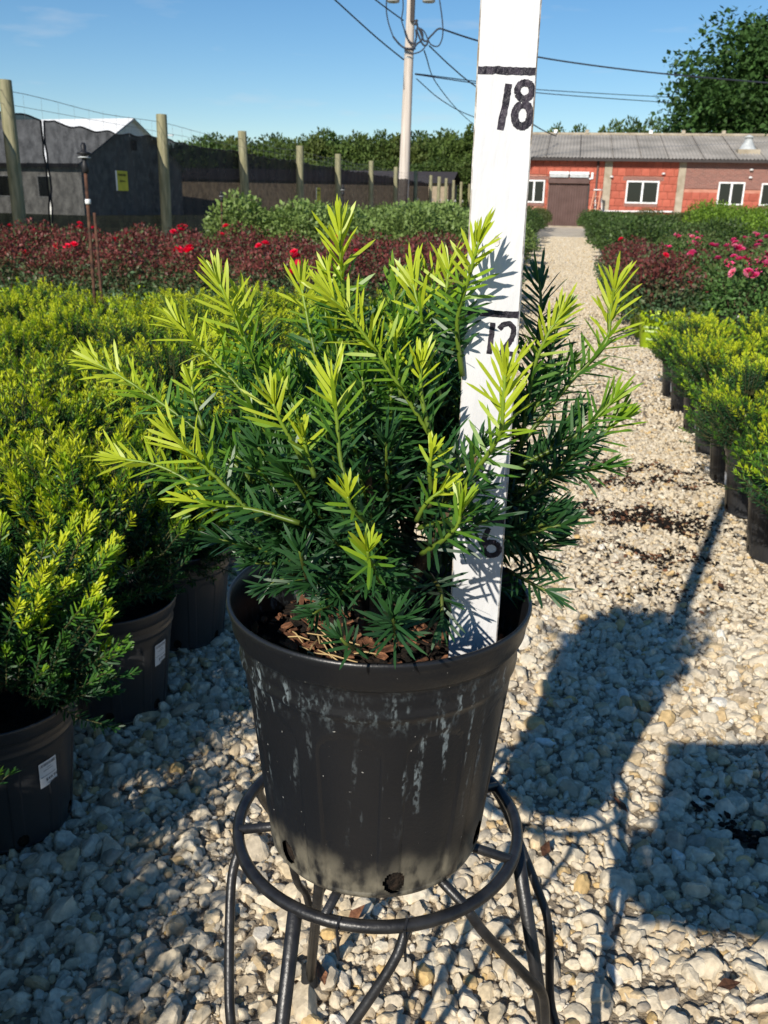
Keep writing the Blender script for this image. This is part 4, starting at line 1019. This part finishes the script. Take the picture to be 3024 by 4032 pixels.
x, z = bp(2331, 692); b = MB(); b.box((x-.05, -.1, z-.16), (x+.07, -.016, z+.16)); b.box((x-.16, -.1, z-.2), (x-.05, -.016, z-.11)); b.obj('vent_pipe', M['white'], bld)
xa, za = bp(2357, 633); xc, zc = bp(2346, 745); b = MB(); b.tube([(xa, -.06, za), (xc, -.06, 0.05)], .055, 10); b.obj('downpipe', M['door'], bld, True)
xa, za = bp(2353, 831); xc, zc = bp(2649, 834); b = MB(); b.tube([(xa, -.08, za), (xc-.06, -.08, zc), (xc, -.08, zc), (xc, -.03, zc)], .045, 10); b.obj('wall_pipe', M['white'], bld, True)
for (a, c) in ((2612, 684), (2958, 669), (2954, 699), (2408, 696)):
    x, z = bp(a, c); b = MB(); b.lathe([(.03, 0), (.09, .02), (.1, .05), (.04, .1)], 10, (x, -.1, z-.05), cap1=True, cap0=True); b.box((x-.03, -.1, z-.02), (x+.03, .02, z+.03)); b.obj('floodlight', M['white'], bld)
# roof
def roof_z(y): return ZE+.03+(y+.45)/(RD+.45)*(ZR-ZE-.03)
b = MB(); n = int((XR-XL+.6)/.045); v = []
for i in range(n+1):
    x = XL-.3+.045*i; dz = .028*math.sin(x*2*math.pi/.18); v += [(x, -.45, roof_z(-.45)+dz), (x, RD/2, roof_z(RD/2)+dz), (x, RD, ZR+dz)]
b.add(v, [(3*i, 3*i+3, 3*i+4, 3*i+1) for i in range(n)]+[(3*i+1, 3*i+4, 3*i+5, 3*i+2) for i in range(n)]); ro = b.obj('roof', M['roofing'], bld, True)
b = MB(); b.add([(XL-.3, RD, ZR), (XR+.3, RD, ZR), (XR+.3, 13.2, ZE), (XL-.3, 13.2, ZE)], [(0, 1, 2, 3)]); b.obj('rear_slope', M['roofing'], ro)
b = MB(); b.tube([(XL-.3, RD, ZR+.03), (XR+.3, RD, ZR+.03)], .09, 8); b.obj('ridge_cap', M['concrete'], ro, True)
x = XL
while x < XR:
    b = MB(); b.tube([(x, -.44, roof_z(-.44)+.03), (x, RD, ZR+.03)], .013, 5); b.obj('sheet_lap', M['fascia'], ro); x += 1.5+.25*math.sin(x*3)
b = MB(); b.box((XL-.3, -.47, ZE-.13), (XR+.3, -.40, ZE+.01)); b.box((XL-.3, -.40, ZE-.03), (XR+.3, .02, ZE-.012)); b.obj('fascia', M['fascia'], bld)
for a in (2945,):
    q = atY(a, 585, BYF+1.6); x = q[0]; zb = roof_z(1.6)
    b = MB(); b.box((x-.55, 1.1, zb-.16), (x+.55, 2.3, zb+.1)); b.obj('vent_base', M['concrete'], ro)
    b = MB(); b.lathe([(.45, 0), (.2, .42), (.2, .58), (.30, .6), (.05, .72)], 14, (x, 1.7, zb+.1), cap1=True); b.obj('vent_cowl', M['greymetal'], ro, True)
for x in (-1.2, .6, 4.2, 6.0, 8.2, 11):
    b = MB(); b.box((x-.1, RD-.12, ZR+.06), (x+.1, RD+.1, ZR+.26)); b.obj('ridge_clip', M['white'] if x in (-1.2, 4.2) else M['concrete'], ro)
# step ladder leaning open by the door
lx, lz = bp(2322, 745); fx0, _ = bp(2304, 880); fx1, _ = bp(2378, 880)
lad = empty('step_ladder', ((fx0+fx1)/2, BYF-.9, 0), R(58)); tag(lad, 'orange step ladder opened beside the brown roller door', 'ladder'); cx = (fx0+fx1)/2; HL = 1.86; wA = (fx1-fx0)/2
for s in (-1, 1):
    b = MB(); b.box((-.04, -.045, -.01), (.04, .045, HL)); v = [(x_+(-wA+.05)*(1-z_/HL), y_+s*(.17+.1*(1-z_/HL)), z_) for x_, y_, z_ in b.v]; b.v = v; b.obj('rail', M['ladder'], lad)
    b = MB(); b.box((-.018, -.025, -.01), (.018, .025, HL)); v = [(x_+(wA-.05)*(1-z_/HL), y_+s*(.15+.08*(1-z_/HL)), z_) for x_, y_, z_ in b.v]; b.v = v; b.obj('rear_rail', M['white'], lad)
for k in range(1, 6):
    z_ = HL*k/6; x_ = (-wA+.05)*(1-z_/HL); hw_ = .17+.1*(1-z_/HL); b = MB(); b.box((x_-.05, -hw_, z_-.012), (x_+.05, hw_, z_+.018)); b.obj('step', M['ladder'], lad)
b = MB(); b.box((-.1, -.2, HL), (.1, .2, HL+.05)); b.obj('top_cap', M['white'], lad)

# ------------------------------------------------------------------ building and wall seen through the cloth
hc = np.array([-27.0, 48.9]); hou = empty('white_house', (hc[0], hc[1], 0), R(-10)); tag(hou, 'pale house with white metal roof showing over the shade cloth', 'house')
HW, HD, HE, HR = 11.5, 10.0, 2.85, 5.35
b = MB(); b.box((-HW, 0, -.05), (0, HD, HE)); b.add([(0, 0, HE), (0, HD, HE), (0, HD/2, HR), (-HW, 0, HE), (-HW, HD, HE), (-HW, HD/2, HR)], [(0, 1, 2), (3, 5, 4)]); b.obj('wall', plain('pale_siding', (.66, .64, .60), .8), hou)
b = MB(); b.add([(-HW-.2, -.35, HE-.22), (.18, -.35, HE-.22), (.18, HD/2, HR+.03), (-HW-.2, HD/2, HR+.03)], [(0, 1, 2, 3)]); b.add([(-HW-.2, HD+.35, HE-.22), (-HW-.2, HD/2, HR+.03), (.18, HD/2, HR+.03), (.18, HD+.35, HE-.22)], [(0, 1, 2, 3)])
v = [(x_, y_, z_+.1) for x_, y_, z_ in b.v]; b.add(v, [(3, 2, 1, 0), (7, 6, 5, 4)]); ho = b.obj('roof', M['white'], hou)
b = MB(); b.box((-HW-.2, -.42, HE-.32), (.18, -.33, HE-.14)); b.obj('eave', M['fascia'], hou)
for x_ in (-2.6, -5.6, -8.0):
    b = MB(); b.box((x_-.5, -.03, .9), (x_+.5, .02, 2.1)); wo = b.obj('window', M['white'], hou); b = MB(); b.box((x_-.43, -.045, .97), (x_+.43, -.005, 2.03)); b.obj('pane', M['glass'], wo)
b = MB(); b.box((-.02, HD/2-.3, 3.7), (.03, HD/2+.3, 4.3)); b.obj('gable_vent', M['fascia'], hou)
lw = empty('low_barn', (-22, 62, 0)); tag(lw, 'low tan barn wall glimpsed through the shade cloth', 'barn')
b = MB(); b.box((-9, 0, -.05), (14, 5, 2.3)); b.obj('wall', plain('tan_siding', (.34, .27, .19), .85), lw)
b = MB(); b.add([(-9.3, -.3, 2.3), (14.3, -.3, 2.3), (14.3, 2.5, 3.1), (-9.3, 2.5, 3.1), (14.3, 5.3, 2.3), (-9.3, 5.3, 2.3)], [(0, 1, 2, 3), (3, 2, 4, 5)]); b.obj('roof', M['fascia'], lw)

# ------------------------------------------------------------------ utility pole and lines
PYY = 41.5; p0 = atY(1590, 722, PYY); p1 = atY(1619, 0, PYY); dirp = (p1-p0)/(p1[2]-p0[2]); foot = p0-dirp*p0[2]
pole = empty('utility_pole', (foot[0], foot[1], 0)); tag(pole, 'weathered grey utility pole with transformers and coiled cables behind the fence', 'utility pole')
def pp(h): return dirp*h
b = MB(); b.tube([pp(h) for h in (-.3, 2, 5, 8, 11.5)], [.25, .235, .215, .185, .155], 18); b.obj('shaft', M['pole'], pole, True)
for s, px_ in ((-1, 1549), (1, 1689)):
    q = atY(px_, 8, PYY)-np.array([foot[0], foot[1], 0]); b = MB()
    b.lathe([(.24, -.02), (.27, 0), (.27, 1.0), (.24, 1.08), (.08, 1.12)], 18, (q[0], q[1]-.05, q[2]), cap0=True, cap1=True); to = b.obj('transformer', M['greymetal'], pole, True)
    b = MB(); b.tube([(q[0], q[1]-.05, q[2]+1.1), (q[0], q[1]-.05, q[2]+1.35)], [.06, .04], 8); b.obj('bushing', M['door'], to, True)
    b = MB(); b.tube([(q[0]-s*.2, q[1], q[2]+.5), tuple(pp(q[2]+.5))], .05, 6); b.obj('bracket', M['fascia'], pole)
q = pp(10.6); b = MB(); b.box((q[0]-1.4, q[1]-.28, q[2]-.07), (q[0]+1.4, q[1]-.16, q[2]+.07)); b.obj('crossarm', M['pole'], pole)
b = MB(); q = pp(8.75); b.box((q[0]+.03, q[1]-.30, q[2]-.55), (q[0]+.2, q[1]-.15, q[2]+.6)); b.obj('riser_guard', M['fascia'], pole)
def local(pts): return [tuple(atY(x, y, Y)-np.array([foot[0], foot[1], 0])) for x, y, Y in pts]
s5 = 300/1659
def c6(pts, Y=PYY-.3): return local([(1500+x*s5, y*s5, Y) for x, y in pts])
loops = [[(120, -40), (120, 250), (170, 520), (265, 800)], [(265, 800), (400, 960), (530, 1050), (720, 1060)], [(480, -40), (480, 200), (450, 420), (480, 560), (520, 680)], [(520, 680), (570, 830), (650, 930), (730, 950)],
         [(1270, -40), (1320, 300), (1345, 560), (1340, 800), (1270, 980), (1180, 1010), (1080, 960), (1020, 850), (950, 700), (860, 620), (770, 610)],
         [(770, 620), (860, 650), (910, 760), (880, 880), (780, 960), (720, 1060)], [(1310, 620), (1230, 640), (1130, 740), (1030, 850), (1010, 940), (960, 1000), (890, 930), (830, 800), (780, 660)],
         [(760, 470), (790, 560), (860, 700), (930, 880), (1010, 900), (1000, 980)], [(530, 1150), (700, 1170), (860, 1120), (960, 1030)], [(760, 640), (770, 800), (740, 950), (735, 1080)]]
for i, q in enumerate(loops):
    b = MB(); b.tube(crom(c6(q, PYY-.32-.03*(i % 3)), 8), .026 if i in (0, 2, 4, 8) else .038, 6); b.obj('cable_loop', M['cable'], pole, True)
for i, q in enumerate(((530, 1095), (530, 1180), (530, 1260))):
    h_ = atY(1500+630*s5, q[1]*s5, PYY)[2]; c = pp(h_); b = MB(); b.lathe([(.205, -.03), (.212, 0), (.205, .03)], 18, tuple(c)); b.obj('band', M['fascia'] if i == 0 else M['greymetal'], pole, True)
b = MB(); q = c6([(770, 480)])[0]; b.lathe([(.05, -.12), (.09, -.1), (.05, 0), (.09, .05), (.03, .1)], 10, q, cap0=True, cap1=True); b.obj('insulator', M['fascia'], pole, True)
def line(pts, r_, label, sag=0.0):
    P_ = [atY(*p) for p in pts]; b = MB(); b.tube(crom(P_, 8), r_, 5); o = b.obj('power_line', M['cable'], None, True); tag(o, label, 'cable', 'overhead lines running from the utility pole')
line([(1739, 114, 41.2), (1880, 160, 43), (2120, 225, 46), (2560, 285, 49), (3100, 333, 52)], .036, 'thick twisted service cable running from the pole to the big tree')
line([(1635, 290, 41.6), (1870, 320, 50), (2120, 353, 58), (2700, 386, 70), (3100, 404, 76)], .024, 'upper of two thin parallel lines passing before the big tree')
line([(1635, 293, 41.6), (1870, 328, 48), (2120, 366, 54), (2700, 408, 66), (3100, 430, 72)], .024, 'lower of two thin parallel lines passing before the big tree')
line([(1690, 180, 41.4), (1780, 265, 43), (1880, 345, 46), (2112, 498, 51), (2190, 536, 54)], .03, 'slanting service drop running from the cable coils to the building roof')
line([(1640, 310, 41.6), (1740, 395, 46), (1865, 460, 52), (2110, 540, 60)], .022, 'thin low line sagging from the pole towards the building')
line([(1670, 200, 41.6), (1720, 330, 60), (1830, 460, 80), (1960, 560, 100)], .03, 'faint far line dropping from the coils to the tree line')
line([(1590, 235, 41.6), (1480, 145, 40), (1320, 0, 37), (1200, -110, 35)], .03, 'line slanting up from the pole over the pale house side')
line([(1588, 80, 41.6), (1480, 0, 39), (1350, -110, 36)], .028, 'short line leaving the pole just under the transformer')
# second pole far behind the house
fp = atY(655, 560, 70); b = MB(); b.tube([(0, 0, -.2), (0, 0, fp[2]+.9)], [.16, .12], 8); e = empty('utility_pole', (fp[0], 70, 0)); tag(e, 'far thin utility pole beyond the pale house roof', 'utility pole'); b.obj('shaft', M['fascia'], e, True)
for k, dz in enumerate((.45, -.05)):
    b = MB(); b.box((-.6, -.06, fp[2]+dz), (.6, .06, fp[2]+dz+.1)); b.obj('crossarm', M['greymetal'], e)

# ------------------------------------------------------------------ trees
def tree_lib(seed, n_cl, per, rx, rz, ls, c, shape='round'):
    rg = np.random.default_rng(seed); u = nrm(rg.normal(size=(n_cl, 3))); k = rg.random(n_cl)**.45
    cc = u*k[:, None]*np.array([rx, rx, rz]); cc[:, :2] *= (1+rg.normal(0, .12, (n_cl, 1)))
    cr = rg.uniform(.13, .27, n_cl)*rx; P_, D_, N_, C_ = [], [], [], []
    for i in range(n_cl):
        uu = nrm(rg.normal(size=(per, 3))); q = cc[i]+uu*cr[i]*(rg.random((per, 1))**.4)*np.array([1.25, 1.25, .62]); P_.append(q); D_.append(nrm(uu+rg.normal(0, .6, (per, 3)))); N_.append(nrm(uu*.5+np.array([0, 0, .9])+rg.normal(0, .4, (per, 3))))
        C_.append(np.array(c)*rg.uniform(.75, 1.3)*rg.uniform(.7, 1.35, (per, 1)))
    P_, D_, N_, C_ = map(np.concatenate, (P_, D_, N_, C_)); le = ls*rg.uniform(.6, 1.3, len(P_))
    crown = leaf_mesh('crown', P_, D_, N_, le, le*.7, C_, M['tree_leaf'])
    b = MB(); H0 = rz+1.0
    b.tube([(0, 0, -rz*1.75), (.1, 0, -rz*.6), (.0, .1, rz*.3)], [.055*rx+.06, .04*rx+.04, .02*rx], 9)
    for j in range(11):
        a = cc[rg.integers(n_cl)]; b.tube(crom([(0, 0, -rz*.85+rz*.9*rg.random()), a*.5+np.array([0, 0, -.1]), a], 3), np.linspace(.022*rx+.02, .02, 7), 5)
    return crown, b.mesh('trunk', M['treebark'], True)
TL = [tree_lib(800+k, 150, 70, 4.2, 3.6, .42, ((.085, .128, .030), (.10, .132, .032), (.070, .118, .030))[k % 3]) for k in range(4)]
def tree(x, y, zc, k, s, label, group, lib=TL, sz=None):
    base = 3.6*1.75*(sz or s) if lib is TL else 0
    e = empty('tree', (x, y, 0), rr.uniform(0, 6.28)); tag(e, label, 'tree', group)
    tag(link('crown', lib[k][0], e, (0, 0, zc), scale=(s, s, sz or s)), kind='stuff'); link('trunk', lib[k][1], e, (0, 0, zc), scale=(s, s, sz or s))
i = 0
for Y0, top0 in ((96, 0), (108, 1.2), (84, -2.4)):
    for px_ in range(760, 1960, 92):
        px_ += rr.uniform(-25, 25)
        ty = np.interp(px_, [700, 850, 1000, 1150, 1300, 1500, 1600, 1700, 1850, 1950], [575, 552, 566, 552, 532, 538, 545, 528, 508, 515])+rr.uniform(-8, 16)
        Y = Y0+rr.uniform(-3, 3); q = atY(px_, ty, Y); ht = max(3.5, q[2]+top0*(Y0 < 90)); s = rr.uniform(.62, .95); sz = ht/ (3.6*2.0)
        tree(q[0], Y, ht-3.6*sz*.98, i % 4, s, 'broad dark green tree in the wood line behind the fence posts' if Y0 > 90 else 'lower front tree at the edge of the wood behind the fence', 'trees of the wood line', TL, sz); i += 1
for px_, py_, Y in ((830, 548, 70), (905, 552, 72), (2195, 515, 92), (2310, 520, 95), (2420, 505, 92), (2490, 495, 90), (2560, 500, 93), (2630, 505, 92), (2700, 500, 90)):
    q = atY(px_, py_, Y); s = .55 if px_ < 1000 else .62; sz = q[2]/7.2
    tree(q[0], Y, q[2]-3.6*sz*.98, int(px_) % 4, s, 'feathery green tree peeping over the shade cloth' if px_ < 1000 else 'dark treetop showing over the building ridge', 'trees over the fence and building', TL, sz)
BT_ = [tree_lib(900, 330, 130, 6.8, 5.4, .36, (.050, .105, .026))]
q = atY(3080, 330, 64); e = empty('tree', (q[0]+.7, 64, 0)); tag(e, 'large dense green tree rising behind the red building', 'tree')
tag(link('crown', BT_[0][0], e, (0, 0, 7.6), scale=(1, 1, 1)), kind='stuff'); link('trunk', BT_[0][1], e, (0, 0, 7.6))

for px_, py_ in ((180, 560), (260, 560), (340, 560), (430, 562), (520, 566), (600, 570), (690, 585), (770, 590), (860, 600), (960, 612), (1060, 625), (1180, 640), (1300, 655)):
    q = atY(px_, py_, 76+rr.uniform(-2, 4)); sz = q[2]/7.2
    tree(q[0], q[1], q[2]-3.6*sz*.98, int(px_) % 4, .85, 'low dark tree hidden behind the shade cloth', 'trees behind the shade cloth', TL, sz)

# ------------------------------------------------------------------ spilled potting mix and litter on the path
rng = np.random.default_rng(31); P, S, RT = [], [], []
def crumb_mesh(k):
    r_ = np.random.default_rng(700+k); n = 6; v = []
    for z, rr_ in ((-.4, .7), (.1, 1), (.5, .6)):
        for j in range(n):
            q = 2*math.pi*j/n; e_ = rr_*r_.uniform(.6, 1.25); v.append((math.cos(q)*e_, math.sin(q)*e_, z*r_.uniform(.6, 1.2)))
    f = [tuple(range(n-1, -1, -1)), tuple(range(2*n, 3*n))]+[(i*n+j, i*n+(j+1) % n, (i+1)*n+(j+1) % n, (i+1)*n+j) for i in range(2) for j in range(n)]
    return mesh('crumb', v, f, M['soil'] if k < 5 else M['chip'])
for cx_, cy_, sx_, sy_, n in ((.42, 3.05, .09, .05, 330), (.28, 3.12, .12, .05, 330), (.50, 3.55, .10, .025, 120), (.34, 3.75, .16, .03, 200), (.22, 3.5, .10, .06, 120), (.34, 2.72, .10, .035, 110), (.33, 2.45, .12, .08, 90), (.43, 1.42, .05, .010, 90)):
    n = int(n*2.6); x = rng.normal(cx_, sx_, n); y = rng.normal(cy_, sy_, n); P.append(np.stack([x+.05*np.sin(y*23+cx_*9)*rng.random(n), y+.05*np.sin(x*31+cy_*7), rng.uniform(.0, .013, n)], 1)); r_ = rng.uniform(.002, .0085, n)[:, None]
    S.append(r_*rng.uniform(.7, 1.4, (n, 3))*np.array([1, 1, .5])); RT.append(rng.uniform(-.5, .5, (n, 3))+np.array([0, 0, 1])*rng.uniform(0, 6, (n, 1)))
scatter('spilled_potting_mix', 'dark spilled potting mix and bark crumbs lying on the pale gravel', 'soil', np.concatenate(P), np.concatenate(S), np.concatenate(RT), [crumb_mesh(k) for k in range(6)])
for i, (px_, py_) in enumerate(((2150, 3345), (1405, 3600), (2870, 3880), (2440, 3170), (1260, 3830), (2700, 2330), (2840, 2310))):
    q = gnd(px_, py_, .022); lf = link('fallen_leaf', mesh('fallen_leaf', [(-.02, 0, 0), (-.005, -.009, .003), (.018, 0, .006), (-.004, .009, .004), (0, 0, .001)], [(0, 1, 4), (1, 2, 4), (2, 3, 4), (3, 0, 4)], M['chip']), None, tuple(q), (rr.uniform(-.3, .3), rr.uniform(-.3, .3), rr.uniform(0, 6)))
    tag(lf, 'small curled brown leaf fallen on the gravel', 'leaf', 'brown leaves on the gravel')

# ------------------------------------------------------------------ the photographer, whose shadow falls on the gravel
def skin_mesh(name, nodes, edges, mat, root, parent, sub=2):
    me = bpy.data.meshes.new(name); me.from_pydata([n[0] for n in nodes], edges, []); o = link(name, me, parent); me.materials.append(mat)
    o.modifiers.new('skin', 'SKIN')
    if not me.skin_vertices: 
        pass
    for i, n in enumerate(nodes):
        sv = me.skin_vertices[0].data[i]; r_ = n[1]; sv.radius = (r_ if isinstance(r_, tuple) else (r_, r_)); sv.use_root = (i == root)
    sb = o.modifiers.new('smooth', 'SUBSURF'); sb.levels = sub; sb.render_levels = sub
    return o
tabR, tabU, tabF = rt, up, fw
tab = empty('tablet_computer', (0, 0, 0)); tag(tab, 'grey tablet computer held up by the kneeling photographer', 'tablet')
def T(u, v, w_): return CP+tabR*u+tabU*v+tabF*w_
def tbox(u0, u1, v0, v1, w0, w1):
    b = MB(); b.box((0, 0, 0), (1, 1, 1)); b.v = [tuple(T(u0+(u1-u0)*x_, v0+(v1-v0)*y_, w0+(w1-w0)*z_)) for x_, y_, z_ in b.v]; return b
tbox(-.166, .049, -.268, .012, -.0105, -.0035).obj('shell', M['tablet'], tab)
tbox(-.158, .041, -.260, .004, -.0112, -.0106).obj('screen', M['glass'], tab)
per = empty('person', (.33, -.47, 0)); tag(per, 'person in grey shirt and jeans kneeling to hold a tablet', 'person')
def rel(p): return tuple(np.array(p)-np.array([.33, -.47, 0]))
hl = T(-.172, -.17, .0); hr = T(.057, -.18, .0)
el = np.array([-.115, -.19, .865]); er = np.array([.52, -.24, .84])
N_ = [((.33, -.47, .56), (.15, .12)), ((.33, -.46, .72), (.14, .10)), ((.33, -.44, .93), (.16, .11)), ((.33, -.43, 1.07), (.10, .08)), ((.33, -.42, 1.14), .052), ((.33, -.40, 1.20), .055), ((.33, -.38, 1.27), (.078, .095)), ((.33, -.385, 1.34), (.07, .085)),
      ((.15, -.42, 1.05), .050), (tuple(el), .034), (tuple(hl+np.array([-.02, -.05, -.03])), .028), (tuple(hl+np.array([-.015, -.02, -.005])), (.018, .035)),
      ((.51, -.42, 1.04), .060), (tuple(er), .044), (tuple(hr+np.array([.02, -.05, -.03])), .028), (tuple(hr+np.array([.015, -.02, -.005])), (.018, .035)),
      ((.24, -.46, .50), .095), ((.22, -.36, .10), .065), ((.22, -.74, .07), .052), ((.22, -.86, .05), .04), ((.22, -.92, .03), .03),
      ((.42, -.46, .50), .095), ((.45, -.36, .10), .065), ((.45, -.74, .07), .052), ((.45, -.86, .05), .04), ((.45, -.92, .03), .03)]
E_ = [(0, 1), (1, 2), (2, 3), (3, 4), (4, 5), (5, 6), (6, 7), (3, 8), (8, 9), (9, 10), (10, 11), (3, 12), (12, 13), (13, 14), (14, 15), (0, 16), (16, 17), (17, 18), (18, 19), (19, 20), (0, 21), (21, 22), (22, 23), (23, 24), (24, 25)]
for (hand, base, s) in ((hl, 11, -1), (hr, 15, 1)):
    hb = np.array(N_[base][0])
    for k in range(4):
        o_ = tabU*(.03-.02*k); a = hb+o_*.8; i0 = len(N_)
        L1 = (.034, .038, .036, .028)[k]
        N_ += [(tuple(a+tabR*s*.004+tabF*.014), .0095), (tuple(a+tabR*s*.002+tabF*(.014+L1*.6)), .0088), (tuple(a-tabR*s*L1*.5+tabF*(.012+L1*.6)), .0082), (tuple(a-tabR*s*L1*1.2+tabF*.022), .0072)]
        E_ += [(base, i0), (i0, i0+1), (i0+1, i0+2), (i0+2, i0+3)]
    i0 = len(N_); N_ += [(tuple(hb+tabU*.02-tabF*.012), .011), (tuple(hb+tabU*.035-tabF*.018-tabR*s*.018), .0095), (tuple(hb+tabU*.05-tabF*.004-tabR*s*.038), .0082)]; E_ += [(base, i0), (i0, i0+1), (i0+1, i0+2)]
body = skin_mesh('body', [(rel(p_), r_) for p_, r_ in N_], E_, M['skin'], 0, per)
C_ = lambda ids, g: [(rel(N_[i][0]), tuple(x+g for x in N_[i][1]) if isinstance(N_[i][1], tuple) else N_[i][1]+g) for i in ids]
ids = [0, 1, 2, 3, 8, 9, 12, 13]; skin_mesh('shirt', C_(ids, .010), [(0, 1), (1, 2), (2, 3), (3, 4), (4, 5), (3, 6), (6, 7)], M['shirt'], 0, per)
ids = [0, 16, 17, 18, 19, 21, 22, 23, 24]; skin_mesh('jeans', C_(ids, .010), [(0, 1), (1, 2), (2, 3), (3, 4), (0, 5), (5, 6), (6, 7), (7, 8)], M['denim'], 0, per)
skin_mesh('hair', [(rel((.33, -.43, 1.26)), (.07, .07)), (rel((.33, -.41, 1.34)), (.082, .088)), (rel((.33, -.39, 1.385)), (.05, .05))], [(0, 1), (1, 2)], M['hair'], 0, per)
fc = MB()
for s in (-1, 1): fc.lathe([(.011, 0), (.008, .006), (0, .009)], 10, (s*.03, .165, 1.285))
fc.tube([(0, .16, 1.285), (0, .195, 1.26), (0, .17, 1.25)], [.008, .012, .009], 8); fc.tube([(-.022, .16, 1.225), (0, .172, 1.22), (.022, .16, 1.225)], .006, 6); fc.obj('face', M['skin'], per, True)
